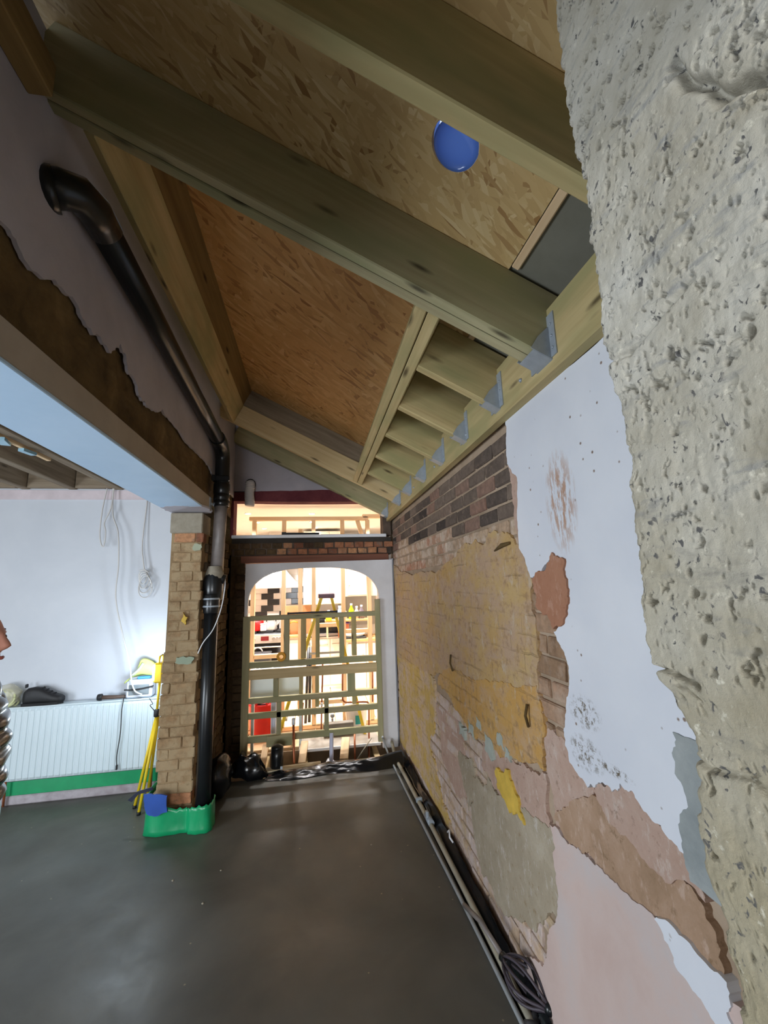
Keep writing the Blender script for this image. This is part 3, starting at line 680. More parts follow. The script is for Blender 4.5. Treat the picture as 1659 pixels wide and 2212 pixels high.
# local Y of a sheet is Z x X = world -Y or +Y; find it so that the hole lands at the right place
_sy = UP.cross(SL).y
HA, HY, HR = (.83-.41+.25*RS)/RC, .955, .074
sheet('osb_sheet', .27, 2.18, -1.3, 1.30, .25, .018, M['osb'], 'strand board with a round hole', hole=(HA, HY if _sy > 0 else -HY, HR))
sheet('osb_sheet', .27, 2.18, -5.15, -1.3, .25, .018, M['osb'], 'strand board behind the camera')
sheet('osb_sheet', .27, .52, 1.30, 4.70, .25, .018, M['osb'], 'narrow strand board strip over the short rafters')
sheet('osb_sheet', .40, 2.12, 1.28, 3.98, .375, .018, M['osb2'], 'warm brown strand board closing the skylight')
sheet('osb_sheet', .27, 2.18, 3.98, 4.9, .255, .018, M['osb'], 'strand board by the far wall')
sheet('membrane_strip', -.20, .28, -5.15, 4.70, .262, .012, M['greysheet'], 'grey sheet along the low edge of the roof')
for y0, y1 in ((-1.3, 1.22), (1.33, 4.6)):
    timber('edge_batten', RF(.252, (y0+y1)/2, .262), YY, UP, (y1-y0, .03, .03), M['stud'], ce)
timber('kerb_board', RF(1.79, 2.62, .285), YY, UP, (2.62, .03, .18), M['pine_dark'], ce, label='kerb board of the skylight, coloured dark for shade')
timber('kerb_board', RF(1.16, 3.925, .285), SL, UP, (1.32, .03, .18), M['oldwood'], ce, label='grey kerb board at the far end of the skylight')
timber('kerb_board', RF(.535, 2.62, .30), YY, UP, (2.62, .03, .15), M['pine'], ce)
timber('kerb_board', RF(1.16, 1.305, .3125), SL, UP, (1.32, .03, .125), M['pine'], ce)

def hanger(parent, y0, y1, dep, a=.0):
    mb = MB(); t = .003
    def pl_(pts, n):   # plate from roof-frame points
        v = [RF(*p) for p in pts]; nv = Vector(n)*t; k = len(v)
        mb.add(v+[q+nv for q in v], [tuple(range(k)), tuple(range(2*k-1, k-1, -1))]+[(i, (i+1) % k, k+(i+1) % k, k+i) for i in range(k)])
    pl_([(a-.02, y0-.004, -.004), (a+.075, y0-.004, -.004), (a+.075, y1+.004, -.004), (a-.02, y1+.004, -.004)], -UP)
    for y, n in ((y0-.004, (0, -1, 0)), (y1+.001, (0, 1, 0))):
        pl_([(a-.03, y, -.006), (a+.085, y, -.006), (a+.078, y, .05), (a+.03, y, dep*.72), (a-.04, y, dep*.72)], n)
    for y, w in ((y0-.04, .04), (y1, .04)):
        mb.box((.8275, y+w/2, 2.55), (.004, w, .16))
    o = part('joist_hanger', mb, M['galv'], parent, 'galvanised steel joist hanger')
    for yy in (y0-.022, y1+.02):
        for k in range(3): part('nail', MB().sphere((.8245, yy, 2.50+k*.045), .005, 6, 4), M['galv'], o)
def rafter(name, label, group, plies, a0, a1, w0, w1, mat, hang=True, cat='rafter'):
    t = thing(name, label, cat, RF(0, plies[0][0], 0), group)
    for y0, y1 in plies:
        timber('timber_ply', RF((a0+a1)/2, (y0+y1)/2, (w0+w1)/2), SL, UP, (a1-a0, y1-y0, w1-w0), mat, t)
    if hang: hanger(t, plies[0][0], plies[-1][1], w1)
    return t
rafter('rafter', 'thick roof rafter crossing the top of the photo beside the blue cap', None, [(.695, .745)], .03, 2.0, 0, .25, M['pine'], hang=False)
rafter('double_rafter', 'big double rafter crossing from upper left to a steel hanger near the rough pier', None, [(1.232, 1.275), (1.280, 1.324)], .015, 2.0, 0, .25, M['pine_green'])
for i, (y, lab) in enumerate(((1.652, 'short rafter next to the big double rafter, nearest of the row'), (2.078, 'second short rafter in the row above the white plaster'),
                              (2.50, 'third short rafter, middle of the row in metal hangers'), (2.955, 'fourth short rafter along the wall timber'), (3.43, 'fifth short rafter, farthest of the row before the skylight end'))):
    rafter('jack_rafter', lab, 'short rafters between trimmer and wall timber', [(y, y+.045)], .015, .416, 0, .25, M['pine'])
rafter('rafter', 'pale rafter closing the far end of the skylight frame', None, [(3.89, 3.935)], .015, 1.94, 0, .195, M['pine_pale'])
rafter('rafter', 'greenish rafter against the far wall above the transom', None, [(4.60, 4.645), (4.65, 4.69)], .015, 1.94, 0, .22, M['pine_green'])
t = thing('trimmer', 'doubled timber running beside the short rafters along the skylight', 'beam', RF(.47, 1.33, 0))
for a in (.442, .494): timber('timber_ply', RF(a, 2.605, .125), YY, UP, (2.56, .048, .25), M['pine'], t)
t = thing('trimmer', 'knotty tan timber along the left edge of the skylight over the black pipe', 'beam', RF(1.8, 1.33, 0))
timber('timber_ply', RF(1.782, 2.605, .0975), YY, UP, (2.56, .045, .195), M['pine'], t)
t = thing('wall_timber', 'long timber plate bolted along the brick wall carrying the joist hangers', 'beam', (.855, .95, 2.5))
timber('timber_ply', (.855, 2.605, 2.545), YY, (0, 0, 1), (4.19, .05, .235), M['pine'], t)
for k in range(6): part('bolt', MB().sphere((.829, 1.45+k*.62, 2.50), .009, 8, 5), M['galv'], t)
t = thing('wall_plate', 'dark timber plate high on the left wall at the top corner', 'beam', (-.83, .1, 3.3))
timber('timber_ply', (-.835, -.05, 3.29), YY, (0, 0, 1), (2.5, .07, .12), M['pine_dark'], t)
# blue cap seen through the round hole
t = thing('vent_dome', 'shiny blue plastic cap filling the round hole in the ceiling board', 'cap', RF(HA, HY, .26))
bt = NT('blue_translucent_plastic'); tr = bt.n('ShaderNodeBsdfTranslucent'); tr.inputs[0].default_value = (*lin(120, 160, 250), 1)
mxs = bt.n('ShaderNodeMixShader'); mxs.inputs[0].default_value = .55; bt.color(lin(90, 130, 214)); bt.set(rough=.12, coat=.6)
bt.l(bt.b.outputs[0], mxs.inputs[1]); bt.l(tr.outputs[0], mxs.inputs[2]); bt.l(mxs.outputs[0], bt.t.nodes['Material Output'].inputs[0])
M['bluecap'] = bt.m
prof = [(.0735, .0), (.072, .002), (.066, .006), (.052, .010), (.032, .0125), (.012, .0135), (.0005, .0138)]
mb = MB(); mb.lathe(prof, n=32)
mb.v = [tuple(RF(HA, HY, .250)+SL*(x*.95-.003)+YY*y*.97+UP*z) for x, y, z in mb.v]
part('dome', mb, M['bluecap'], t)
mb = MB().lathe([(.074, 0), (.078, .004), (.078, .03), (.072, .034)], n=32); mb.v = [tuple(RF(HA, HY, .268)+SL*x+YY*y+UP*z) for x, y, z in mb.v]
part('rim', mb, M['bluecap'], t)

# ------------------------------------------------------------------ steel beam, pipes
t = thing('steel_beam', 'long painted steel beam resting on the pillar with a pale underside', 'beam', (-1.02, 1.0, 2.42))
part('web', MB().box((-1.015, 1.08, 2.425), (.30, 5.16, .125), ch=.008), M['beampaint'], t, 'grey painted side of the beam')
part('bottom_plate', MB().box((-1.017, .955, 2.355), (.318, 4.92, .014), ch=.003), M['beamunder'], t, 'pale blue bottom plate')
part('bottom_plate', MB().prism(rough([(-1.176, 3.40), (-1.05, 3.33), (-.95, 3.37), (-.858, 3.36), (-.858, 3.665), (-1.176, 3.665)], .03, 3, 4), .016, 'Z', 2.347), M['lavender'], t, 'grey end of the bottom plate')
part('end_plate', MB().box((-.862, 3.63, 2.42), (.012, .05, .11)), M['galv'], t)
part('bolt', MB().sphere((-.853, 3.63, 2.42), .014, 8, 6), M['galv'], t)

t = thing('soil_pipe', 'black soil pipe running along the left wall and down beside the pillar', 'pipe', (-.80, 3.6, 0))
hp = [(-.80, 1.46, 3.10), (-.80, 2.2, 3.06), (-.80, 3.0, 3.00), (-.80, 3.62, 2.955)]
part('pipe_run', MB().tube(hp, .055, 20), M['abs_black'], t, 'black upper pipe run')
part('pipe_elbow', MB().tube([(-.80, 1.56, 3.095), (-.80, 1.47, 3.10), (-.815, 1.40, 3.09), (-.85, 1.365, 3.07), (-.90, 1.35, 3.05)], .062, 18), M['abs_black'], t, 'black elbow into the wall')
part('socket', MB().tube([(-.862, 1.362, 3.06), (-.90, 1.35, 3.05)], .071, 18), M['abs_black'], t)
part('pipe_elbow', MB().tube(smooth_path([(-.80, 3.50, 2.966), (-.80, 3.64, 2.95), (-.80, 3.735, 2.88), (-.80, 3.75, 2.74), (-.80, 3.75, 2.60)], 5), .063, 18), M['abs_black'], t, 'black elbow turning down')
part('socket', MB().lathe([(.066, 2.53), (.070, 2.535), (.070, 2.62), (.066, 2.625)], (-.80, 3.75, 0), 20), M['abs_black'], t)
part('bracket', MB().box((-.80, 3.69, 2.66), (.15, .03, .05), ch=.008).box((-.85, 3.72, 2.66), (.03, .12, .05)), M['abs_black'], t)
part('coupling', MB().lathe([(.060, 2.42), (.067, 2.425), (.067, 2.47), (.062, 2.475), (.067, 2.48), (.067, 2.53), (.06, 2.535)], (-.80, 3.75, 0), 20), M['abs_black'], t)
part('pipe_upper', MB().tube([(-.80, 3.75, 2.45), (-.805, 3.74, 2.2), (-.812, 3.73, 1.84)], .052, 20), M['abs_grey'], t, 'dusty grey upper down pipe')
part('branch', MB().lathe([(.055, 1.62), (.076, 1.63), (.078, 1.72), (.074, 1.80), (.060, 1.84)], (-.825, 3.69, 0), 20), M['abs_black'], t, 'black swollen branch fitting')
part('branch_stub', MB().tube([(-.825, 3.69, 1.74), (-.765, 3.70, 1.80), (-.735, 3.705, 1.79)], [.05, .045, .04], 14), M['abs_black'], t)
part('mortar_collar', MB().lathe([(.078, 1.80), (.074, 1.84), (.06, 1.88), (.053, 1.90)], (-.82, 3.70, 0), 14), M['concrete'], t, 'grey mortar collar')
for z in (1.575, 1.635):
    part('chrome_ring', MB().lathe([(.062, z-.008), (.068, z-.004), (.068, z+.004), (.062, z+.008)], (-.828, 3.66, 0), 22), M['galv'], t, 'shiny ring')
part('coupling', MB().lathe([(.058, 1.52), (.063, 1.53), (.063, 1.66), (.058, 1.67)], (-.828, 3.66, 0), 20), M['abs_black'], t)
part('pipe_lower', MB().tube([(-.828, 3.66, 1.56), (-.82, 3.61, .8), (-.812, 3.56, .02)], .054, 20), M['abs_black'], t, 'black glossy lower down pipe')
o = solo('pipe_wire', MB().tube(smooth_path([(-.735, 3.70, 1.79), (-.730, 3.66, 1.70), (-.745, 3.62, 1.55), (-.79, 3.585, 1.40), (-.86, 3.575, 1.30), (-.895, 3.575, 1.22)], 6), .0045, 6), M['white_pvc'], 'thin pale wire looping from the soil pipe to the pillar', 'wire')
t = thing('vent_hose', 'crinkled white hose stub sticking out above the transom', 'hose', (-.69, 4.64, 2.74))
mb = MB(); pts = []; rr = []
for i in range(60):
    k = i/59; pts.append((-.695+.004*math.sin(k*9), 4.63, 2.875-.275*k)); rr.append(.050+.0035*math.sin(i*1.6)-(.008 if i < 3 else 0))
part('hose_body', mb.tube(pts, rr, 18), M['hose'], t)
part('collar', MB().lathe([(.045, 4.66), (.056, 4.665), (.056, 4.70)], (-.695, 0, 2.855), 20, 'Y'), M['abs_black'], t, 'dark collar')

# ------------------------------------------------------------------ left-hand room: joists, radiator and things on it
t0 = struct('ceiling_left', MB().box((-2.75, -.35, 3.06), (3.3, 9.7, .02)), M['oldwood'], 'old floor boards over the left-hand room')
for k in range(26):
    x = 0; y = -2.0+k*.25
    timber('floorboard', (-2.75, y, 3.03), (1, 0, 0), (0, 0, 1), (3.2, .24, .022), M['oldwood'], t0)
for x, lab in ((-3.08, 'old ceiling joist at the photo\'s left edge'), (-2.66, 'old ceiling joist, third from the steel beam'), (-2.26, 'old ceiling joist, second from the steel beam'), (-1.86, 'old grey ceiling joist nearest the steel beam')):
    t = thing('ceiling_joist', lab, 'joist', (x, 2.0, 2.8), 'exposed joists in the left-hand room')
    timber('timber_ply', (x, 1.9, 2.79), YY, (0, 0, 1), (4.78, .075, .20), M['oldwood'], t, ch=.006)
    if x > -2.0:
        bar('batten', (x-.06, 2.3, 2.70), (x-.06, 3.3, 2.70), .03, .05, M['stud'], t, label='short pale batten nailed to the joist')
        ft = plain('bluish_foil_tape', lin(150, 190, 210), .25, metal=.3); part('foil_clip', MB().box((x-.07, 2.85, 2.668), (.05, .12, .02), rz=.3), ft, t, 'scrap of bluish foil tape'); part('foil_clip', MB().box((x-.05, 3.05, 2.664), (.04, .10, .02), rz=-.2), ft, t, 'scrap of bluish foil tape')
for k, x in enumerate((-2.87, -2.46, -2.06, -1.66, -1.35)):
    part('blocking', MB().box((x, 4.25, 2.80), (.31, .05, .21)), M['oldwood'], t0, None)

t = thing('radiator', 'long white panel radiator standing along the pale wall', 'radiator', (-1.96, 4.22, .2))
x0, x1, z0, z1 = -2.62, -1.30, .205, .785
mb = MB(); n = 27; prof = []
for i in range(n):
    a, b = x0+.03+(x1-x0-.06)*i/n, x0+.03+(x1-x0-.06)*(i+1)/n; m = (b-a)
    prof += [(a, .0), (a+m*.60, .0), (a+m*.70, .005), (a+m*.90, .005)]
prof = [(x0, .012), (x0+.02, .0)]+prof+[(x1-.02, 0), (x1, .012)]
vs = []; fs = []
for zz, off in ((z0+.01, .014), (z0+.03, .0), (z1-.035, .0), (z1-.012, .014)):
    for x, d in prof: vs.append((x, 4.175+(d if off == 0 else .012), zz))
k = len(prof)
for j in range(3):
    for i in range(k-1): fs.append((j*k+i, j*k+i+1, (j+1)*k+i+1, (j+1)*k+i))
rw = plain('white_radiator_enamel', lin(204, 218, 224), .35, var=.02)
part('front_panel', mb.add(vs, fs), rw, t, 'ribbed front panel')
part('body', MB().box(((x0+x1)/2, 4.225, (z0+z1)/2), (x1-x0-.02, .08, z1-z0-.02), ch=.006), rw, t)
mb = MB().box(((x0+x1)/2, 4.226, z1-.004), (x1-x0, .10, .012), ch=.003)
part('top_grille', mb, rw, t)
for x in (x0+.004, x1-.004): part('side_panel', MB().box((x, 4.226, (z0+z1)/2), (.008, .095, z1-z0), ch=.002), rw, t)
for x in (x0+.1, x1-.1): part('valve_tail', MB().tube([(x, 4.24, z0+.02), (x, 4.24, .01)], .009, 8), M['copper'], t)

# shoe on the radiator (black trainer, toe to the right)
t = thing('shoe', 'black trainer on the radiator with its toe to the right', 'shoe', (-2.30, 4.22, .79))
sec = [(-.145, .034, .105, .0), (-.12, .040, .128, .0), (-.07, .041, .135, 0), (-.02, .042, .128, 0), (.03, .044, .100, 0), (.08, .048, .074, 0), (.125, .046, .060, 0), (.150, .030, .045, 0)]
mb = MB(); vs = []; fs = []; n = 14
for x, hw, h, _ in sec:
    for k in range(n):
        a = 2*math.pi*k/n; c, s_ = math.cos(a), math.sin(a)
        vs.append((-2.29+x, 4.22+hw*math.copysign(abs(c)**.7, c), .800+h/2+h/2*math.copysign(abs(s_)**.7, s_)))
for i in range(len(sec)-1):
    for k in range(n): fs.append((i*n+k, i*n+(k+1) % n, (i+1)*n+(k+1) % n, (i+1)*n+k))
fs += [tuple(range(n)), tuple(range((len(sec)-1)*n, len(sec)*n))]
blk = plain('black_leather', lin(28, 28, 30), .6)
part('upper', mb.add(vs, fs, True), blk, t)
part('sole', MB().prism([(-2.44, 4.18), (-2.25, 4.172), (-2.165, 4.178), (-2.135, 4.22), (-2.165, 4.262), (-2.25, 4.268), (-2.44, 4.26)], .022, 'Z', .787), plain('dark_rubber', lin(22, 22, 24), .8), t)
part('heel_tab', MB().box((-2.432, 4.22, .945), (.014, .03, .03), ch=.004), blk, t)
for k in range(4): part('lace', MB().tube([(-2.30+k*.03, 4.195, .922-k*.016), (-2.295+k*.03, 4.22, .93-k*.017), (-2.30+k*.03, 4.245, .922-k*.016)], .004, 6), blk, t)
# hand tool
t = thing('hand_tool', 'dark stub of a hand tool lying on the radiator left of the radio', 'tool', (-1.75, 4.21, .80))
part('handle', MB().tube([(-1.845, 4.21, .812), (-1.74, 4.212, .808), (-1.64, 4.215, .806)], [.018, .016, .012], 10), plain('brown_grip', lin(84, 66, 56), .6), t)
part('head', MB().lathe([(.006, -.02), (.026, -.018), (.028, .012), (.010, .02)], (-1.845, 4.21, .815), 14, 'X'), blk, t)
# radio with strap
t = thing('radio', 'pale grey portable radio strapped in black on the radiator', 'radio', (-1.53, 4.22, .79))
lg = plain('pale_grey_plastic', lin(206, 212, 224), .45, var=.04)
part('case', MB().box((-1.525, 4.225, .868), (.215, .09, .150), ch=.012), lg, t)
part('screen', MB().box((-1.525, 4.178, .862), (.165, .008, .085), ch=.003), plain('grey_speaker_mesh', lin(120, 128, 132), .6), t, 'grey speaker front')
part('strap', MB().tube(smooth_path([(-1.64, 4.171, .868), (-1.56, 4.166, .866), (-1.46, 4.167, .878), (-1.405, 4.175, .888)], 5), .006, 8), blk, t, 'black strap')
part('handle', MB().box((-1.50, 4.225, .955), (.11, .04, .022), ch=.006), plain('blue_plastic', lin(70, 140, 210), .5), t, 'blue lid piece')
t = thing('high_vis_vest', 'crumpled yellow-green high visibility vest heaped over the radio', 'vest', (-1.53, 4.25, .95))
hv = plain('fluorescent_yellow_cloth', lin(202, 214, 120), .8, var=.14, sc=22)
cloth = [[(-1.66, 4.19, .91), (-1.60, 4.175, .96), (-1.56, 4.18, 1.00), (-1.545, 4.19, 1.06), (-1.54, 4.21, 1.115)],
         [(-1.645, 4.175, .93), (-1.58, 4.165, .985), (-1.53, 4.175, 1.02), (-1.50, 4.18, 1.08), (-1.50, 4.21, 1.125)],
         [(-1.62, 4.20, .955), (-1.55, 4.21, .985), (-1.49, 4.20, 1.0), (-1.455, 4.18, 1.06), (-1.45, 4.215, 1.10)],
         [(-1.60, 4.25, .96), (-1.53, 4.255, .985), (-1.455, 4.20, .96), (-1.415, 4.18, 1.0), (-1.41, 4.22, 1.07)],
         [(-1.58, 4.275, .955), (-1.52, 4.28, .97), (-1.44, 4.27, .955), (-1.40, 4.26, .96), (-1.39, 4.26, 1.0)]]
mb = MB(); n = 5
mb.add([p for r in cloth for p in r], [(i*n+j, i*n+j+1, (i+1)*n+j+1, (i+1)*n+j) for i in range(4) for j in range(4)], True)
o = part('cloth', mb, hv, t)
for md in (o.modifiers.new('s', 'SUBSURF'), o.modifiers.new('t', 'SOLIDIFY')):
    if md.type == 'SUBSURF': md.levels = md.render_levels = 2
    else: md.thickness = .004
part('reflective_band', MB().tube(smooth_path([(-1.585, 4.168, .985), (-1.535, 4.172, 1.03), (-1.50, 4.178, 1.085)], 4), .012, 6), plain('silver_band', lin(196, 204, 190), .3, metal=.4), t, 'pale reflective band')
# rope bag at the left edge
t = thing('rope_coil', 'coil of pale yellow-green rope in a clear bag at the radiator\'s left end', 'rope', (-2.56, 4.22, .79))
mb = MB()
for k in range(6):
    c = (-2.57+RNG.uniform(-.02, .02), 4.22+RNG.uniform(-.02, .02), .845+RNG.uniform(-.02, .02)); r = .05+.006*k
    mb2 = [Vector(c)+Vector((r*math.cos(a), .25*r*math.sin(a+k), .8*r*math.sin(a))) for a in [2*math.pi*i/24 for i in range(25)]]
    mb.tube(mb2, .008, 7)
part('rope', mb, plain('pale_rope', lin(206, 208, 160), .7), t)
bg = NT('clear_bag_plastic'); bg.color(lin(214, 210, 190)); bg.set(rough=.25); bg.b.inputs['Alpha'].default_value = .45
bagmb = MB().sphere((-2.565, 4.225, .880), .095, 18, 12, (1.0, .5, 1.0)); bagmb.v = [(x+.012*math.sin(z*90+x*60), y, z) for x, y, z in bagmb.v]
part('bag', bagmb, bg.m, t, 'thin clear plastic bag')

# yellow work light on a tripod
t = thing('tripod_work_light', 'yellow tripod work light leaning half hidden behind the pillar', 'lamp', (-1.34, 3.95, 0))
yel = plain('yellow_enamel', lin(232, 200, 40), .4, var=.06)
apex = Vector((-1.285, 3.93, .70))
for k, ft in enumerate(((-1.425, 3.98, .012), (-1.35, 3.86, .012), (-1.36, 4.05, .012))):
    f_ = Vector(ft); lg_ = part('leg', MB().tube([apex+Vector((.004*k, .01*k, 0)), f_], .012, 8), yel, t)
    part('foot', MB().tube([f_+Vector((0, 0, .012)), f_-Vector((0, 0, .008))], .016, 8), blk, lg_)
part('clamp', MB().lathe([(.016, .69), (.022, .695), (.022, .745), (.012, .75)], (-1.285, 3.93, 0), 12), blk, t, 'black clamp')
part('pole', MB().tube([(-1.285, 3.93, .72), (-1.275, 3.93, 1.0)], .010, 8), yel, t)
part('lamp_head', MB().box((-1.280, 3.935, 1.04), (.07, .10, .16), ch=.012), yel, t, 'yellow lamp housing')
em = NT('lamp_lens'); em.b.inputs['Emission Color'].default_value = (.8, .9, 1, 1); em.b.inputs['Emission Strength'].default_value = 20
part('lens', MB().box((-1.322, 3.935, 1.04), (.006, .08, .12)), em.m, t, 'glowing lens')
part('handle', MB().tube([(-1.285, 3.90, 1.11), (-1.275, 3.90, 1.17), (-1.265, 3.93, 1.18), (-1.265, 3.96, 1.12)], .008, 8), yel, t)
part('wire', MB().tube(smooth_path([(-1.30, 3.92, .74), (-1.33, 3.90, .79), (-1.31, 3.90, .80), (-1.345, 3.92, .84)], 4), .003, 5), blk, t)
lamp('POINT', 'work_light', (-1.37, 3.90, 1.08), 12, (.72, .86, 1.0), shadow_soft_size=.05)

# cables hanging from the joists
wm = plain('white_cable', lin(206, 204, 202), .5, var=.03)
solo('cable_loop', MB().tube(smooth_path([(-1.945, 4.24, 2.70), (-1.962, 4.22, 2.48), (-1.957, 4.20, 2.25), (-1.932, 4.20, 2.14), (-1.912, 4.20, 2.155), (-1.909, 4.20, 2.27), (-1.93, 4.21, 2.36), (-1.89, 4.22, 2.50), (-1.885, 4.24, 2.72)], 6), .006, 7), wm, 'looped white cable hanging below the joists at left', 'cable')
solo('cable', MB().tube(smooth_path([(-1.895, 4.24, 2.72), (-1.870, 4.22, 2.44), (-1.803, 4.20, 2.263), (-1.769, 4.18, 1.962), (-1.771, 4.18, 1.669), (-1.686, 4.17, 1.34), (-1.605, 4.155, 1.09), (-1.58, 4.15, .95), (-1.545, 4.15, .86), (-1.485, 4.15, .826)], 6), .006, 7), wm, 'long white cable running down in front of the pale wall to the radio', 'cable')
mb = MB().tube(smooth_path([(-1.598, 4.28, 2.60), (-1.606, 4.25, 2.174), (-1.585, 4.24, 2.0), (-1.565, 4.24, 1.90)], 6), .006, 7)
for k in range(4):
    r = .05+.010*k; c = Vector((-1.575+.008*k, 4.24, 1.845-.03*k)); mb.tube([c+Vector((.72*r*math.cos(a), .012*math.sin(a*2+k), r*math.sin(a)*1.25)) for a in [2*math.pi*i/22 for i in range(23)]], .005, 6)
mb.tube([(-1.61, 4.23, 1.905), (-1.56, 4.225, 1.915), (-1.525, 4.23, 1.885)], .006, 6)
solo('cable_coil', mb, wm, 'bundled white cable coil hanging against the pale wall', 'cable')
solo('radio_lead', MB().tube(smooth_path([(-1.635, 4.165, .81), (-1.642, 4.155, .70), (-1.64, 4.155, .523), (-1.655, 4.155, .35), (-1.650, 4.155, .27)], 6), .004, 6).box((-1.650, 4.155, .255), (.014, .014, .04), ch=.003), blk, 'thin dark lead hanging down the radiator front from the radio', 'cable')

# polythene round the pillar foot
t = thing('pillar_wrap', 'green polythene wrapped round the foot of the pillar and soil pipe', 'wrap', (-1.0, 3.6, 0))
mb = MB(); vs = []; fs = []
path = [(-1.20, 3.95), (-1.215, 3.70), (-1.20, 3.56), (-1.10, 3.515), (-.98, 3.520), (-.915, 3.525), (-.885, 3.497), (-.82, 3.483), (-.755, 3.497), (-.738, 3.56), (-.745, 3.66)]
pp = [Vector((a, b, 0)) for a, b in path]; pp = smooth_path(pp, 4); top = [.25, .25, .22, .185, .16, .155, .165, .175, .175, .17, .17]
for r, k in enumerate((0, .15, .5, .85, 1.0)):
    for i, p in enumerate(pp):
        h = np.interp(i/4, range(11), top)+.008*math.sin(i*2.3); fl = 1.0+(.03 if k == 0 else .0)+.012*math.sin(i*1.7+r*2)
        c = Vector((-.98, 3.75, 0)); q = c+(p-c)*fl; vs.append((q.x, q.y, h*k+.002))
n = len(pp)
for r in range(4):
    for i in range(n-1): fs.append((r*n+i, r*n+i+1, (r+1)*n+i+1, (r+1)*n+i))
o = part('sheet', mb.add(vs, fs, True), M['green_tape'], t, 'shiny green sheet'); md = o.modifiers.new('t', 'SOLIDIFY'); md.thickness = .006
part('blue_flap', MB().prism(rough([(-1.20, .29), (-1.13, .28), (-1.04, .265), (-1.035, .16), (-1.10, .14), (-1.17, .16), (-1.19, .22)], .006, 3, 2), .012, 'Y', 3.495), M['blue_tape'], t, 'blue polythene flap')
part('dark_flap', MB().prism([(-1.34, .22), (-1.28, .27), (-1.18, .29), (-1.17, .27), (-1.27, .25), (-1.31, .205)], .01, 'Y', 3.60), plain('navy_polythene', lin(32, 36, 58), .4), t, 'dark flap of polythene')

# ------------------------------------------------------------------ along the brick wall: pipes, polythene, rubble
t = thing('conduit_pipe', 'thin bluish grey pipe lying on the floor, left of the pair by the brick wall', 'pipe', (.74, 3, .02))
part('tube', MB().tube(smooth_path([(.70, 4.60, .14), (.725, 4.40, .04), (.742, 4.15, .014), (.762, 3.2, .012), (.782, 2.4, .012), (.790, 1.86, .012), (.795, 1.2, .012)], 4), .010, 10), plain('bluish_grey_conduit', lin(150, 154, 156), .45, var=.1, sc=18), t)
part('end_sleeve', MB().tube([(.68, 4.68, .25), (.70, 4.60, .14)], .012, 10), M['white_pvc'], t, 'white end sleeve')
t = thing('conduit_pipe', 'thicker cream grey pipe on the floor, right of the pair by the brick wall', 'pipe', (.80, 3, .02))
part('tube', MB().tube(smooth_path([(.79, 4.58, .10), (.785, 4.35, .03), (.795, 4.0, .020), (.812, 3.2, .018), (.822, 2.4, .018), (.825, 1.86, .018), (.83, 1.2, .018)], 4), .016, 12), plain('cream_grey_conduit', lin(166, 160, 142), .5, var=.14, sc=12), t)
part('valve_body', MB().tube([(.812, 3.30, .03), (.813, 3.18, .03)], .024, 10).box((.800, 3.24, .06), (.02, .03, .05), ch=.004), M['galv'], t, 'metal valve')
part('clip', MB().box((.81, 3.52, .03), (.05, .025, .04), ch=.005), M['galv'], t)
t = thing('polythene_strip', 'crumpled black polythene tucked along the foot of the brick wall', 'sheet', (.86, 3, 0))
hh, ww = 14, 160
u = np.linspace(0, 1, hh)[:, None]*np.ones((1, ww)); yy = np.linspace(1.75, 4.5, ww)[None, :]*np.ones((hh, 1))
nz = fbm2((hh, ww), (5, 7), 3, 77)*.03
zz = .012+.075*u**1.5*(.7+fbm2((hh, ww), (20, 22), 3, 78)*1.2)+nz*.4
o = link('sheet', grid_mesh('sheet', np.stack([.835+.035*u+nz*.3-.86, yy-3, np.maximum(zz, .004)], -1)), M['membrane'], t)
part('cable_tail', MB().tube([(.855, 2.93, .10), (.862, 2.91, .12), (.85, 2.87, .10), (.865, 2.85, .08)], .006, 6), M['white_pvc'], t, 'frayed pale cable tail')
# black balloon strainer near the front
t = thing('gutter_balloon', 'black ribbed plastic balloon strainer lying by the pink plaster', 'strainer', (.86, 1.9, .06))
M['abs_plum'] = plain('dusty_plum_plastic', lin(74, 66, 74), .5, var=.2)
ax = Vector((.085, -.22, -.02)).normalized(); base = Vector((.805, 1.985, .10)); sd = ax.cross(Vector((0, 0, 1))).normalized(); upv = sd.cross(ax)
for k in range(10):
    a = 2*math.pi*k/10; d = sd*math.cos(a)+upv*math.sin(a)
    part('rib', MB().tube([base+ax*(.22*s_)+d*(.014+.050*math.sin(math.pi*min(1, s_*1.05))**.8) for s_ in [i/10 for i in range(11)]], .006, 6), M['abs_plum'], t)
part('cap', MB().sphere(base+ax*.225, .022, 10, 7), M['abs_black'], t)
part('neck', MB().tube([base-ax*.02, base+ax*.02], .018, 12), M['abs_black'], t)
part('stem', MB().tube([base-ax*.01, base-ax*.10+Vector((0, .08, .02)), base-ax*.2+Vector((0, .12, .0))], .011, 8), M['abs_grey'], t, 'grey stem')
part('hoop', MB().tube([Vector((.872, 1.88, .09))+Vector((.012*math.cos(a), .06*math.cos(a)*1.3, .055*math.sin(a))) for a in [2*math.pi*i/20 for i in range(21)]], .006, 6), M['abs_black'], t)
rub = plain('wet_dark_rubble', lin(78, 80, 84), .5, var=.35, sc=30, bump=.3)
RUB = [(.80, 1.80, .03), (.84, 1.76, .035), (.88, 1.82, .03), (.815, 1.72, .03), (.86, 1.70, .035), (.775, 1.74, .022), (.90, 1.75, .03), (.835, 1.845, .022)]
RLAB = ('wet dark lump of rubble in the middle of the heap, just behind the front ones', 'wet lump of rubble at the bottom edge of the heap, between pipe and wall', 'wet lump of rubble touching the wall at the back of the heap', 'frontmost wet lump of rubble beside the cream pipe', 'large wet lump of rubble at the very front of the heap', 'small wet lump of rubble left of the heap against the pipes', 'wet lump of rubble at the front of the heap against the pink plaster', 'small wet lump of rubble below the ribbed plastic strainer')
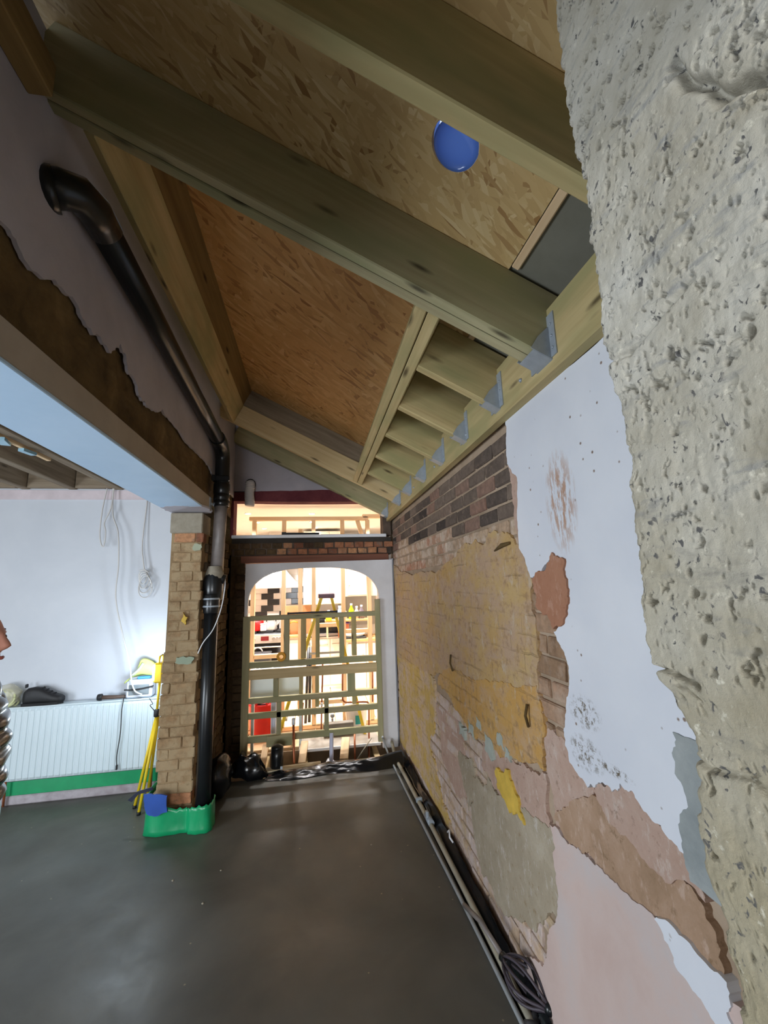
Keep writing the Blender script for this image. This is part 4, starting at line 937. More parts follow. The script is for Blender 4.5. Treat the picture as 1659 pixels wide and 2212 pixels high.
for i, (x, y, r) in enumerate(RUB):
    y -= .03; x += .005; r *= 1.15
    mb = MB().sphere((x, y, r*.7), r, 9, 6, (1, 1.1, .75)); rg = random.Random(i)
    mb.v = [(a+rg.uniform(-.006, .006), b+rg.uniform(-.006, .006), max(.001, c+rg.uniform(-.005, .005))) for a, b, c in mb.v]
    solo('rubble_lump', mb, rub, RLAB[i], 'rubble', (x, y, 0), 'rubble lumps by the wall foot')
# black sheet and bag at the screed's far edge, loose plank
t = thing('polythene_sheet', 'black polythene lapped up at the far edge of the screed', 'sheet', (.1, 4.3, 0))
hh, ww = 24, 90
u = np.linspace(0, 1, hh)[:, None]*np.ones((1, ww)); xx = np.linspace(-.44, .84, ww)[None, :]*np.ones((hh, 1)); kx = (xx+.44)/1.28
yy = 4.20+.17*u+.02*np.sin(xx*9); zz = .006+(.015+.075*kx)*np.sin(np.pi*np.clip(u, 0, 1)*.75)+fbm2((hh, ww), (6, 8), 3, 90)*.022
o = link('sheet', grid_mesh('sheet', np.stack([xx-.1, yy-4.3, np.maximum(zz, .003)], -1)), M['membrane'], t)
t = thing('rubble_bag', 'shiny black bin bag slumped at the arch foot on the left', 'bag', (-.60, 4.30, 0))
mb = MB().sphere((-.585, 4.32, .085), .13, 26, 16, (1.25, .8, .85)); mb.v = [(x+.012*math.sin(z*60+y*40), y+.012*math.sin(x*55), max(.004, z+.018*math.sin(x*38+y*21)-(.06*max(0, x+.56)/.12 if x > -.56 else 0))) for x, y, z in mb.v]
part('bag_body', mb, M['membrane'], t)
part('knot', MB().tube([(-.64, 4.30, .17), (-.66, 4.29, .205), (-.64, 4.28, .225)], [.03, .018, .028], 9), M['membrane'], t)
t = thing('rubble_bag', 'taller black sack in the dark corner behind the soil pipe', 'bag', (-.78, 4.0, 0))
mb = MB().sphere((-.79, 4.02, .16), .13, 22, 16, (.75, 1.3, 1.3)); mb.v = [(x+.01*math.sin(z*50+y*40), y+.01*math.sin(x*55), max(.004, z)) for x, y, z in mb.v]
part('bag_body', mb, M['membrane'], t)
o = solo('loose_plank', MB().box((-.20, 4.40, .02), (.52, .09, .024), rz=.06, ch=.003), M['plank'], 'short cream plank lying across the threshold', 'plank', (-.20, 4.40, .02))
# ------------------------------------------------------------------ kitchen beyond the arch
YB = 8.2
kwall = plain('cream_kitchen_wall', lin(240, 232, 222), .85, var=.03)
kf = struct('floor_kitchen', MB().box((-.2, 6.62, -.183), (4.2, 3.3, .30)), plain('bare_kitchen_subfloor', lin(206, 184, 158), .8, var=.2), 'bare boarded floor of the kitchen')
for k in range(16):
    x = -2.2+k*.26
    part('floorboard', MB().box((x, 6.6, -.016), (.25, 3.22, .032), ch=.004), M['stud'], kf)
struct('ceiling_kitchen', MB().box((-.2, 6.6, 2.79), (4.4, 3.5, .08)), plain('white_kitchen_ceiling', lin(242, 234, 222), .9, var=.02), 'white kitchen ceiling')
wk = struct('wall_kitchen_back', MB().box((-.2, YB+.06, 1.4), (4.4, .12, 2.8)), kwall, 'back wall of the kitchen')
struct('wall_kitchen_left', MB().box((-2.3, 6.5, 1.4), (.12, 3.5, 2.8)), kwall, 'left wall of the kitchen')
struct('wall_kitchen_right', MB().box((1.75, 6.5, 1.4), (.12, 3.5, 2.8)), kwall, 'right wall of the kitchen')
struct('wall_kitchen_front', MB().box((-1.6, 4.96, 1.4), (1.3, .1, 2.8)).box((1.3, 4.96, 1.4), (.85, .1, 2.8)), kwall, 'kitchen side of the far wall')
for x in (-.9, -.5, -.1, .3, .65):
    part('floor_joist', MB().box((x, 4.66, -.12), (.06, .72, .12), ch=.004), M['pine_pale'], kf, 'pale joist end over the dark pit')
warm = (1.0, .98, .98)
DL = ((-.91, 5.96), (-.03, 5.98), (-.89, 6.78), (-.03, 6.75), (-.86, 7.47), (.02, 7.46), (.85, 5.97), (.85, 7.2), (-.8, 5.18), (0, 5.18), (.75, 5.18))  # front row of three is unseen fill, added to light the studs
em2 = NT('downlight_lens'); em2.b.inputs['Emission Color'].default_value = (1, .90, .74, 1); em2.b.inputs['Emission Strength'].default_value = 30
DLAB = ('round ceiling downlight at the left of the transom, large and near', 'round ceiling downlight in the middle of the transom, large and near', 'small ceiling downlight below the kitchen stud wall top at left', 'small ceiling downlight in the middle row behind the stud wall',
        'tiny far ceiling downlight at left in the transom', 'tiny far ceiling downlight in the middle of the transom', 'ceiling downlight to the right behind the rafter', 'far ceiling downlight to the right behind the rafter', 'unseen fill lamp added behind the lintel at the left', 'unseen fill lamp added behind the lintel in the middle', 'unseen fill lamp added behind the lintel at the right')
for (x, y), lb in zip(DL, DLAB):
    t = None if (y < 5.3 or x > .5) else thing('downlight', lb, 'light', (x, y, 2.75), 'kitchen ceiling downlights')
    if t: part('bezel', MB().lathe([(.052, 2.7495), (.052, 2.742), (.040, 2.740), (.038, 2.746)], (x, y, 0), 20), M['white_pvc'], t)
    if t: part('lens', MB().lathe([(.0005, 2.744), (.038, 2.744)], (x, y, 0), 20), em2.m, t)
    lamp('SPOT', 'downlight_and_fill_lamp', (x, y, 2.735), (60 if y < 5.3 else 170), warm, aim=(x, y+(.6 if y < 5.3 else .001), 0), spot_size=(1.3 if y < 5.3 else 1.5 if y < 6.2 else 1.9), spot_blend=.35, shadow_soft_size=.04)

def fr(t, name, u0, v0, u1, v1, y, dy, mat, ch=.004, label=None):
    """upright board whose front face fills a rectangle of the wall plane Y = y"""
    a, b = P(u0, (v0+v1)/2, y), P(u1, (v0+v1)/2, y); c, d = P((u0+u1)/2, v0, y), P((u0+u1)/2, v1, y)
    w, h = abs(b.x-a.x), abs(c.z-d.z)
    cx_, cz_ = (a.x+b.x)/2, (c.z+d.z)/2
    if w >= h: return timber(name, (cx_, y+dy/2, cz_), (1, 0, 0), (0, 0, 1), (w, dy, h), mat, t, ch, label)
    return timber(name, (cx_, y+dy/2, cz_), (0, 0, 1), (0, 1, 0), (h, w, dy), mat, t, ch, label)

# green treated frame across the archway
t = thing('lattice_barrier', 'green treated timber lattice frame barring the archway', 'frame', (0, 4.62, 0))
G = M['pine_green']; GP = M['pine']
def vb(x0, x1, z0, z1, mat=G, y=4.60, dy=.045, lab=None):
    return timber('upright', ((x0+x1)/2, y+dy/2, (z0+z1)/2), (0, 0, 1), (0, 1, 0), (z1-z0, x1-x0, dy), mat, t, .003, lab)
def hb(z0, z1, x0=-.655, x1=.66, mat=G, y=4.60, dy=.045, lab=None):
    return timber('rail', ((x0+x1)/2, y+dy/2, (z0+z1)/2), (1, 0, 0), (0, 0, 1), (x1-x0, dy, z1-z0), mat, t, .003, lab)
vb(-.725, -.655, -.02, 1.42); vb(.655, .71, .10, 1.55)
RZ = {1: (1.375, 1.425), 2: (.905, .965), 4: (.565, .62), 5: (.42, .475), 6: (.20, .26)}
for z0, z1 in RZ.values(): hb(z0, z1)
hb(.795, .885, mat=M['pine_pale'], lab='wide paler rail')
for x0, x1, z0, z1 in ((-.312, -.255, .965, 1.375), (.265, .315, .965, 1.375), (-.413, -.358, .62, .795), (.345, .424, .62, .795), (-.378, -.332, .26, .565), (.100, .146, .26, .565)): vb(x0, x1, z0, z1)
for x0, x1, z0, z1 in ((-.140, -.084, .965, 1.375), (.015, .058, .965, 1.375), (.400, .452, .965, 1.375), (-.156, -.116, .475, .795), (.010, .05, .475, .795), (.395, .44, .475, .56)): vb(x0, x1, z0, z1, GP, 4.655, .04)
timber('nogging_plate', (-.345, 4.595, .205), (1, 0, 0), (0, 0, 1), (.25, .02, .10), G, t, .003, 'greenish board patched over the lower rail')
part('tape_roll', MB().lathe([(.022, 4.555), (.044, 4.555), (.046, 4.56), (.046, 4.592), (.044, 4.597), (.022, 4.597), (.022, 4.555)], (-.335, 0, 1.01), 22, 'Y'), plain('orange_tape_roll', lin(226, 160, 40), .5), t, 'orange roll hung on the frame')
t = thing('spirit_level', 'long dark spirit level lying on the top rail of the green frame', 'level', (.05, 4.62, 1.43))
part('body', MB().box((-.015, 4.62, 1.437), (.50, .03, .018), ch=.003), blk, t)
part('end_cap', MB().box((-.27, 4.62, 1.437), (.02, .034, .022), ch=.004), blk, t); part('end_cap', MB().box((.24, 4.62, 1.437), (.02, .034, .022), ch=.004), blk, t)
t = thing('spirit_level', 'dark level lying on the white transom sill', 'level', (-.14, 4.74, 2.285))
part('body', MB().box((-.14, 4.74, 2.298), (.40, .04, .024), rz=.04, ch=.003), blk, t); part('end_cap', MB().box((-.33, 4.732, 2.300), (.05, .05, .034), rz=.04, ch=.004), blk, t)

# raw stud partition inside the kitchen
t = thing('stud_wall', 'raw softwood stud partition standing inside the kitchen', 'partition', (0, 5.5, 0))
S = M['stud']
timber('top_plate', (-.05, 5.54, 2.60), (1, 0, 0), (0, 0, 1), (1.55, .07, .05), S, t)
timber('top_plate', (.80, 5.54, 2.63), (1, 0, 0), (0, 0, 1), (.3, .07, .05), S, t)
timber('bottom_plate', (-.1, 5.54, .03), (1, 0, 0), (0, 0, 1), (1.9, .07, .05), S, t)
for x in (-.76, -.385, -.175, -.005, .375, .715):
    timber('stud', (x, 5.54, 1.31), (0, 0, 1), (0, 1, 0), (2.54 if x != -.175 else 2.30, .052, .07), S, t)
for (xa, xb, z) in ((-.73, -.41, .88), (.02, .35, 1.22), (.40, .69, 1.13), (-.73, -.41, .32), (.02, .35, .30)):
    timber('nogging', ((xa+xb)/2, 5.54, z), (1, 0, 0), (0, 0, 1), (xb-xa, .07, .05), S, t)
bar('brace', (.69, 5.56, 2.2), (.58, 5.56, 2.58), .05, .05, S, t)

# stepladder
t = thing('step_ladder', 'yellow stepladder with a dark top cap standing in the kitchen', 'ladder', (.1, 5.2, 0))
fy = plain('yellow_fibreglass', lin(240, 206, 44), .45, var=.05); al = plain('aluminium', lin(190, 190, 186), .35, metal=.6, var=.05)
tx, tz = P(705, 1287, 5.15).x, P(705, 1287, 5.15).z
for yy, yr in ((5.07, 5.08), (5.27, 5.20)):
    bar('stile', (tx-.06, 5.16+(yy-5.16)*.75, tz-.02), (-.42, yy, .01), .035, .085, fy, t, up=(0, 1, 0), label='yellow front stile')
    bar('leg', (tx+.06, 5.15+(yr-5.15)*.75, tz-.02), (.575, yr, .01), .03, .05, fy, t, up=(0, 1, 0), label='yellow rear leg')
    for px_, py_, pz in ((-.42, yy, .012), (.575, yr, .012)): part('foot', MB().box((px_, py_, pz), (.07, .05, .024), ch=.005), blk, t)
for i in range(5):
    s_ = (i+1)/6; x = tx-.06+(-.42-tx+.06)*s_; z = tz-.02+(.01-tz)*s_; w = .14+.05*s_
    part('tread', MB().box((x, 5.165, z), (.075, w, .022), ch=.003), al, t)
for i in range(3):
    s_ = (i+1)/4; x = tx+.06+(.575-tx-.06)*s_; z = tz-.02+(.01-tz)*s_; bar('rear_brace', (x, 5.08, z), (x, 5.19, z), .02, .02, al, t)
part('top_cap', MB().box((tx, 5.16, tz), (.19, .22, .055), ch=.008), plain('mauve_top_cap', lin(112, 82, 96), .5), t, 'dark mauve top cap')
bar('spreader', (tx-.20, 5.06, .95), (tx+.20, 5.06, .95), .008, .025, al, t)

# buckets, tub and cable
t = thing('bucket', 'white plastic bucket with a teal label standing behind the green frame', 'bucket', (.51, 5.45, 0))
c = (.500, 5.375, .0)
part('body', MB().lathe([(.0005, .01), (.112, .01), (.116, .02), (.135, .26), (.142, .262), (.142, .275), (.128, .275), (.110, .03), (.0005, .028)], c, 28), M['white_pvc'], t)
part('label', MB().lathe([(.1225, .10), (.1305, .20)], c, 28).f and (lambda m: m)(MB().add([(c[0]+.1305*math.cos(a)*(r), c[1]+.1305*math.sin(a)*r, z) for z, r in ((.09, .945), (.19, 1.0)) for a in [math.radians(-100+6*i) for i in range(7)]], [(i, i+1, 8+i, 7+i) for i in range(6)], True)), plain('teal_label', lin(52, 170, 176), .5), t, 'teal label')
part('handle', MB().tube([(c[0]+.142*math.cos(a), c[1]-.02-.03*math.sin(a), .25-.07*math.sin(a)) for a in [math.pi*i/16 for i in range(17)]], .004, 6), M['galv'], t, 'wire handle')
part('lid_rag', MB().box((.50, 5.375, .29), (.20, .16, .03), ch=.012), plain('white_rag', lin(238, 232, 226), .9), t, 'white rag on the rim')
t = thing('bucket', 'red rubber tub holding a dark coil of cable behind the frame\'s left post', 'tub', (-.63, 5.3, 0))
c = (-.59, 5.34, 0); redp = plain('red_plastic', lin(214, 22, 20), .4, var=.06)
part('body', MB().lathe([(.0005, .02), (.125, .02), (.132, .03), (.172, .385), (.184, .388), (.184, .402), (.165, .402), (.124, .05), (.0005, .045)], c, 28), redp, t)
part('handle', MB().tube(arc((c[0], c[1]-.165, .40), .06, 0, math.pi, 10), .011, 8), redp, t)
t = thing('cable_coil', 'dark coil of cable heaped in the red tub', 'cable', (-.59, 5.34, .4))
mb = MB()
for k in range(6):
    r = .07+.014*(k % 4); mb.tube([(c[0]+r*math.cos(a)+.01*k-.02, c[1]+r*math.sin(a), .375+.022*k+.01*math.sin(a*2+k)) for a in [2*math.pi*i/26 for i in range(27)]], .009, 7)
part('coil', mb, plain('dark_rubber_cable', lin(54, 50, 52), .6), t)
part('loop', MB().tube([(c[0]+.15*math.cos(a), c[1]+.12*math.sin(a), .415+.01*math.sin(3*a)) for a in [2*math.pi*i/26 for i in range(27)]], .007, 7), plain('pale_flex', lin(210, 196, 176), .6), t, 'pale flex loop')

# pale basin with waste pipe
t = thing('sink', 'white rectangular sink basin, tinted with blue daylight, behind the lattice at lower left', 'sink', (-.42, 5.0, 0))
pw = plain('daylight_tinted_enamel', lin(224, 240, 247), .35, var=.02)  # white enamel with the blue of the daylight put into its colour
part('basin', MB().box((-.405, 4.94, .665), (.555, .10, .30), ch=.02), pw, t)
part('rim', MB().box((-.405, 4.94, .822), (.585, .13, .025), ch=.008), pw, t)
a, b = P(592, 1521, 4.98), P(592, 1581, 4.98)
part('waste_pipe', MB().tube([(a.x, 4.94, a.z+.05), (a.x, 4.94, b.z), (a.x+.02, 4.94, b.z-.04)], .030, 14), plain('pale_blue_pipe', lin(200, 208, 230), .4, var=.02), t, 'pale waste pipe')
part('leg', MB().box((-.655, 4.95, .26), (.03, .03, .54)), pw, t); part('leg', MB().box((-.15, 4.95, .26), (.03, .03, .54)), pw, t)

# pipes in the pit
def pipe(label, pts, r, mat, cat='pipe', cap=None, n=10):
    t = thing('upright_pipe', label, cat, pts[0]); part('tube', MB().tube(pts, r, n), mat, t)
    if cap: part('cap', MB().tube(cap[0], cap[1], 10), cap[2], t, cap[3])
    return t
q = lambda u, v, y: tuple(P(u, v, y))
t = pipe('fat black plastic pipe standing in the pit', [(q(598, 1664, 4.42)[0], 4.42, -.22), (q(598, 1660, 4.42)[0], 4.42, .12), q(599, 1614, 4.42)], .058, M['abs_black'])
part('end_cap', MB().sphere(q(599, 1614, 4.42), .058, 18, 10, (1, 1, .45)), M['abs_black'], t)
part('sticker', MB().box((q(608, 1653, 4.36)[0], 4.362, .03), (.02, .012, .05)), plain('pale_sticker', lin(190, 200, 214), .5), t)
pipe('copper pipe with a white cap standing in front of the lower rail', [(q(635, 1660, 4.5)[0], 4.5, -.2), (q(635, 1655, 4.5)[0], 4.5, .0), q(634, 1562, 4.5)], .012, M['copper'], cap=([q(634, 1565, 4.5), q(634, 1552, 4.5)], .017, M['white_pvc'], 'white push-fit cap'))
pipe('thin copper pipe beside the white sink, behind the rails', [q(652, 1582, 5.0), q(653, 1535, 5.0), q(655, 1518, 5.0)], .009, M['copper'], cap=([q(653, 1537, 5.0), q(653, 1531, 5.0)], .014, M['galv'], 'metal coupling'))
pipe('tall copper pipe rising behind the middle of the frame', [q(694, 1578, 5.0), q(695, 1520, 5.0), q(697, 1455, 5.0), q(697, 1430, 5.0)], .009, M['copper'], cap=([q(695, 1525, 5.0), q(695, 1517, 5.0)], .013, M['white_pvc'], 'white collar'))
pipe('copper pipe bent in a wide loop above the white bucket', smooth_path([q(740, 1450, 5.05), q(740, 1500, 5.05), q(742, 1514, 5.05), q(752, 1517, 5.05), q(785, 1516, 5.05), q(796, 1519, 5.05), q(797, 1535, 5.05), q(797, 1600, 4.9), q(797, 1652, 4.7)], 4), .010, M['copper'])
pipe('short dark copper pipe at the right end of the frame', [q(805, 1448, 5.05), q(805, 1516, 5.05)], .009, M['copper'])
pipe('copper pipe dropping into the pit below the lower rail, right of the white elbow', [q(766, 1586, 4.75), q(767, 1650, 4.65)], .010, M['copper'])
pipe('white plastic waste pipe with an elbow lying over the pit', smooth_path([q(716, 1583, 4.6), q(716, 1630, 4.58), q(716, 1643, 4.58), q(722, 1648, 4.56), q(740, 1650, 4.52), q(756, 1648, 4.52)], 4), .021, plain('bluish_white_pipe', lin(206, 208, 230), .4, var=.03))
pipe('short cream pipe end lying over the pit', [q(705, 1660, 4.40), q(712, 1640, 4.8)], .026, M['white_pvc'], n=14)
pipe('thin pale rod leaning across the pit at right', [q(766, 1648, 4.45), q(802, 1595, 4.75)], .006, M['concrete'])
t = pipe('small chrome valve post behind the lattice', [q(718, 1552, 5.2), q(718, 1575, 5.2)], .012, M['galv']); part('knob', MB().sphere(q(718, 1546, 5.2), .026, 12, 8), M['galv'], t)
# dark pipes leaning in the middle
for i, (u0, u1, lb, mm, r) in enumerate(((660, 666, 'dark length of pipe leaning behind the lattice, left of three', M['abs_black'], .018), (668, 671, 'dark length of pipe leaning behind the lattice, middle of three', M['abs_black'], .020), (676, 675, 'copper length of pipe leaning behind the lattice, right of three', M['copper'], .010))):
    a = P(u0, 1550, 5.7); pipe(lb, [(a.x, 5.66+.07*i, .02), (P(u1, 1445, 5.75).x, 5.80+.07*i, .92)], r, mm)
# grey boards on the floor and block
t = thing('cement_board', 'long grey cement board lying over the floor beyond the pit', 'board', (.25, 5.2, 0))
part('board', MB().box((.27, 4.99, .03), (.86, .44, .022), ch=.003), plain('grey_cement_board', lin(164, 156, 144), .8, var=.2, sc=4), t)
part('board_edge', MB().box((.27, 4.762, .03), (.86, .012, .026)), plain('white_board_edge', lin(232, 230, 228), .8, var=.04), t, 'white board edge')
for x in (.12, .42): part('bearer', MB().box((x, 4.99, .009), (.06, .4, .017)), M['stud'], t)
t = solo('cement_board', MB().box((.27, 5.12, .108), (.34, .10, .13), rz=.02, ch=.004), plain('darker_grey_block', lin(128, 122, 112), .85, var=.15), 'grey block standing on the cement board left of the white bucket', 'block', (.27, 5.12, .041))
for i, (u, v, w, lb) in enumerate(((567, 1650, .10, 'pale offcut of timber leaning over the pit at left'), (652, 1648, .12, 'pale timber offcut over the pit beside the copper pipe'), (742, 1632, .14, 'pale timber offcut behind the white elbow pipe'))):
    a = P(u, v, 4.55); b = P(u+6, v-18, 4.75)
    tt = thing('timber_offcut', lb, 'timber', (a.x, a.y, 0)); bar('block', (a.x, 4.50, .0), (b.x, 4.80, .10), w*.6, .04, M['stud'], tt)

# cooker, hood, tiles
tb = plain('glossy_black_tile', lin(28, 28, 32), .15, var=.1); twm = plain('glossy_white_tile', lin(240, 236, 230), .15, var=.02)
TP, TR = .22, .110
t0p = P(591, 1275, YB)
tile_b = MB().box((0, 0, 0), (TP-.003, .012, TR-.003), ch=.003).mesh('tile'); tile_w = tile_b.copy(); tile_b.materials.append(tb); tile_w.materials.append(twm)
black = {(0, 0), (-1, 0), (-2, 0), (-3, 0), (-4, -1), (0, 2), (-1, 2), (-2, 2), (0, -2), (-2, -2), (-4, 1), (-6, 0), (-6, -1)}
for row in range(-7, 5):
    for col in range(-3, 4):
        x = t0p.x+col*TP-(TP/2 if row % 2 else 0); z = t0p.z+row*TR
        if not (-1.45 < x < .0) or z < .98: continue
        o = bpy.data.objects.new('tile', tile_b if (row, col) in black else tile_w); COL.objects.link(o); o.parent = wk; o.location = (x, YB-.005, z)
stl = plain('stainless_steel', lin(206, 200, 194), .3, metal=.5, var=.05)
t = thing('cooker_hood', 'stainless steel cooker hood on the kitchen wall above the tiles', 'hood', (-.82, 7.9, 1.9))
a, b = P(543, 1268, 7.8), P(648, 1266, 7.8); z0 = (a.z+b.z)/2
mb = MB(); xa, xb = a.x, b.x; xm = (xa+xb)/2
mb.add([(xa, 7.75, z0), (xb, 7.75, z0), (xb, 8.19, z0), (xa, 8.19, z0), (xm-.16, 7.93, z0+.30), (xm+.16, 7.93, z0+.30), (xm+.16, 8.19, z0+.30), (xm-.16, 8.19, z0+.30)], [(0, 1, 5, 4), (1, 2, 6, 5), (2, 3, 7, 6), (3, 0, 4, 7), (0, 3, 2, 1), (4, 5, 6, 7)])
part('canopy', mb, stl, t); part('lip', MB().box((xm, 7.97, z0-.015), (xb-xa+.02, .45, .035), ch=.004), stl, t); part('chimney', MB().box((xm, 8.06, (z0+3.0)/2), (.30, .26, 2.72-z0-.1), ch=.004), stl, t)
t = thing('cooker', 'stainless steel range cooker with a red clock display', 'cooker', (-.95, 7.65, 0))
a, b = P(543, 1372, 7.6), P(607, 1368, 7.6); zt = P(570, 1370, 7.6).z; xm = (a.x+b.x)/2; w = b.x-a.x+.15
part('body', MB().box((xm, 7.9, zt/2-.02), (w, .56, zt-.06), ch=.006), blk, t)
part('control_panel', MB().box((xm, 7.60, zt-.075), (w, .05, .15), ch=.006), stl, t, 'brushed control panel')
for x in (-.36, -.28, .18, .26, .34): part('knob', MB().lathe([(.026, 7.545), (.030, 7.55), (.030, 7.575)], (xm+x*w/.9, 0, zt-.075), 14, 'Y'), stl, t)
part('clock', MB().box((xm-.02, 7.572, zt-.07), (.13, .008, .07)), plain('dark_red_glass', lin(120, 20, 24), .2), t, 'dark red clock')
part('oven_door', MB().box((xm, 7.60, zt-.42), (w-.04, .04, .46), ch=.006), plain('black_glass', lin(30, 28, 28), .12), t, 'black glass door')
part('door_handle', MB().tube([(xm-.36, 7.555, zt-.21), (xm+.36, 7.555, zt-.21)], .011, 8), stl, t)
part('hob', MB().box((xm, 7.9, zt), (w, .56, .03), ch=.004), blk, t)
for dx in (-.28, 0, .28): part('pan_support', MB().box((xm+dx, 7.85, zt+.03), (.22, .36, .03), ch=.004), blk, t)
zt += .045
a = P(553, 1356, 7.8)
t = thing('stock_pot', 'red casserole pot on the cooker', 'pot', (a.x, 7.8, zt)); c = (a.x, 7.8, 0)
part('body', MB().lathe([(.0005, zt), (.12, zt), (.13, zt+.01), (.13, zt+.15), (.125, zt+.155)], c, 22), redp, t); part('lid', MB().lathe([(.135, zt+.155), (.12, zt+.175), (.03, zt+.19), (.0005, zt+.19)], c, 22), redp, t); part('knob', MB().sphere((a.x, 7.8, zt+.205), .02, 8, 6), redp, t)
a = P(569, 1357, 7.7); t = thing('jar', 'white square jar on the cooker between the red pot and the kettle', 'jar', (a.x, 7.7, zt))
part('body', MB().box((a.x, 7.7, zt+.055), (.10, .09, .11), ch=.012), M['white_pvc'], t); part('lid', MB().box((a.x, 7.7, zt+.118), (.104, .094, .018), ch=.005), M['white_pvc'], t)
a = P(586, 1355, 7.8); c = (a.x, 7.8, 0); t = thing('kettle', 'steel kettle on the cooker beside the white jar', 'kettle', (a.x, 7.8, zt))
part('body', MB().lathe([(.0005, zt), (.10, zt), (.105, zt+.02), (.095, zt+.10), (.06, zt+.15), (.0005, zt+.155)], c, 22), stl, t); part('handle', MB().tube(arc((a.x, 7.8, zt+.13), .085, .2, math.pi-.2, 10), .009, 8), blk, t); part('spout', MB().tube([(a.x+.08, 7.8, zt+.07), (a.x+.14, 7.8, zt+.13)], [.022, .013], 10), stl, t)
# counters
wt = plain('wooden_worktop', lin(206, 160, 104), .5, var=.12); cab = plain('white_gloss_cabinet', lin(244, 238, 230), .3, var=.02)
t = thing('base_cabinet', 'white base cabinet with a wooden worktop right of the cooker', 'cabinet', (-.25, 7.8, 0))
part('carcass', MB().box((-.335, 7.9, .43), (.28, .56, .84)), cab, t); part('worktop', MB().box((-.335, 7.87, .88), (.28, .64, .04), ch=.004), wt, t, 'wooden worktop')
for x in (-.335,):
    d = part('door', MB().box((x, 7.605, .44), (.235, .02, .76), ch=.003), cab, t); part('handle', MB().tube([(x+.09, 7.585, .6), (x+.09, 7.585, .75)], .006, 6), stl, d)
a, b = P(616, 1309, 7.7), P(672, 1375, 7.7)
t = thing('board_panel', 'brown wooden board standing on the worktop behind the lattice', 'board', ((a.x+b.x)/2, 7.7, .9))
part('board', MB().box(((a.x+b.x)/2, 7.72, (a.z+.90)/2), (b.x-a.x, .02, a.z-.90), ch=.003), plain('brown_board', lin(190, 136, 92), .6, var=.1), t)
t = thing('tap', 'brass tap in front of the brown board', 'tap', (P(646, 1350, 7.6).x, 7.6, .9)); x = P(646, 1350, 7.6).x; br = plain('brass', lin(214, 168, 70), .25, metal=.7, var=.1)
part('column', MB().lathe([(.022, .90), (.024, .91), (.012, .93), (.012, 1.0), (.022, 1.02), (.014, 1.05), (.024, 1.10), (.012, 1.14), (.016, 1.2), (.0005, 1.21)], (x, 7.62, 0), 14), br, t); part('spout', MB().tube([(x, 7.62, 1.10), (x-.10, 7.6, 1.13), (x-.16, 7.58, 1.10)], .011, 8), br, t)
part('lever', MB().tube([(x, 7.62, 1.2), (x+.05, 7.6, 1.23)], .008, 8), br, t)
# tall white cupboards
t = thing('tall_cupboard', 'bank of tall white cupboards at the back of the kitchen', 'cupboard', (.2, 7.6, 0))
xa, xb = P(655, 1300, 7.5).x, P(741, 1300, 7.5).x; zt = P(690, 1316, 7.5).z
part('carcass', MB().box(((xa+xb)/2, 7.84, 2.05), (xb-xa, .56, 1.30)), cab, t)
dw = (xb-xa)/3
for k in range(3):
    x = xa+dw*(k+.5); d = part('door', MB().box((x, 7.548, 2.05), (dw-.012, .02, 1.28), ch=.003), cab, t)
    part('handle', MB().tube([(x+(.09 if k == 0 else -.09), 7.525, 1.50), (x+(.09 if k == 0 else -.09), 7.525, 1.80)], .007, 6), stl, d, 'long steel handle')
t = thing('base_cabinet', 'white base units below the tall cupboards seen through the ladder', 'cabinet', (.2, 7.7, 0))
part('carcass', MB().box(((xa+xb)/2, 7.88, .42), (xb-xa, .56, .84)), cab, t); part('worktop', MB().box(((xa+xb)/2, 7.86, .88), (xb-xa, .62, .04)), plain('grey_worktop', lin(150, 144, 140), .4), t)
for k in range(3):
    x = xa+dw*(k+.5); d = part('drawer', MB().box((x, 7.59, .66), (dw-.01, .02, .30), ch=.003), cab, t); part('handle', MB().tube([(x-.08, 7.57, .72), (x+.08, 7.57, .72)], .006, 6), stl, d)
    d = part('door', MB().box((x, 7.59, .27), (dw-.01, .02, .44), ch=.003), cab, t)
a = P(708, 1318, 7.7); t = thing('microwave', 'black microwave on the worktop under the tall cupboards', 'microwave', (a.x, 7.7, .9))
part('case', MB().box((a.x, 7.8, 1.02), (.34, .34, .24), ch=.006), blk, t); part('window', MB().box((a.x-.04, 7.625, 1.02), (.22, .012, .17), ch=.003), plain('dark_glass', lin(16, 16, 18), .1), t); part('dial', MB().lathe([(.02, 7.60), (.022, 7.625)], (a.x+.13, 0, 1.02), 12, 'Y'), stl, t)
# right-hand units
cx0, cx1 = P(748, 1250, 7.4).x, P(800, 1250, 7.4).x
creamy = plain('cream_cabinet', lin(226, 218, 206), .4, var=.02)
t = thing('wall_cabinet', 'cream wall cabinet at the right of the arch', 'cabinet', ((cx0+cx1)/2, 7.6, 1.6))
zb = P(775, 1288, 7.4).z
part('carcass', MB().box(((cx0+cx1)/2+.05, 7.78, (zb+2.4)/2), (cx1-cx0+.2, .72, 2.4-zb)), creamy, t); d = part('door', MB().box(((cx0+cx1)/2+.02, 7.41, (zb+2.4)/2), (cx1-cx0, .02, 2.36-zb), ch=.004), creamy, t); part('knob', MB().sphere((cx0+.05, 7.39, zb+.2), .014, 8, 6), stl, d)
part('splashback', MB().box(((cx0+cx1)/2+.05, 8.17, 1.25), (cx1-cx0+.3, .02, .55)), plain('grey_splashback', lin(176, 170, 158), .4, var=.05), wk, 'grey splashback')
t = thing('base_cabinet', 'cream base unit at the right with crockery on top', 'cabinet', (.7, 7.3, 0))
part('carcass', MB().box((.84, 7.4, .40), (.62, .6, .80)), creamy, t); part('worktop', MB().box((.84, 7.38, .82), (.64, .66, .04), ch=.003), wt, t, 'wooden worktop')
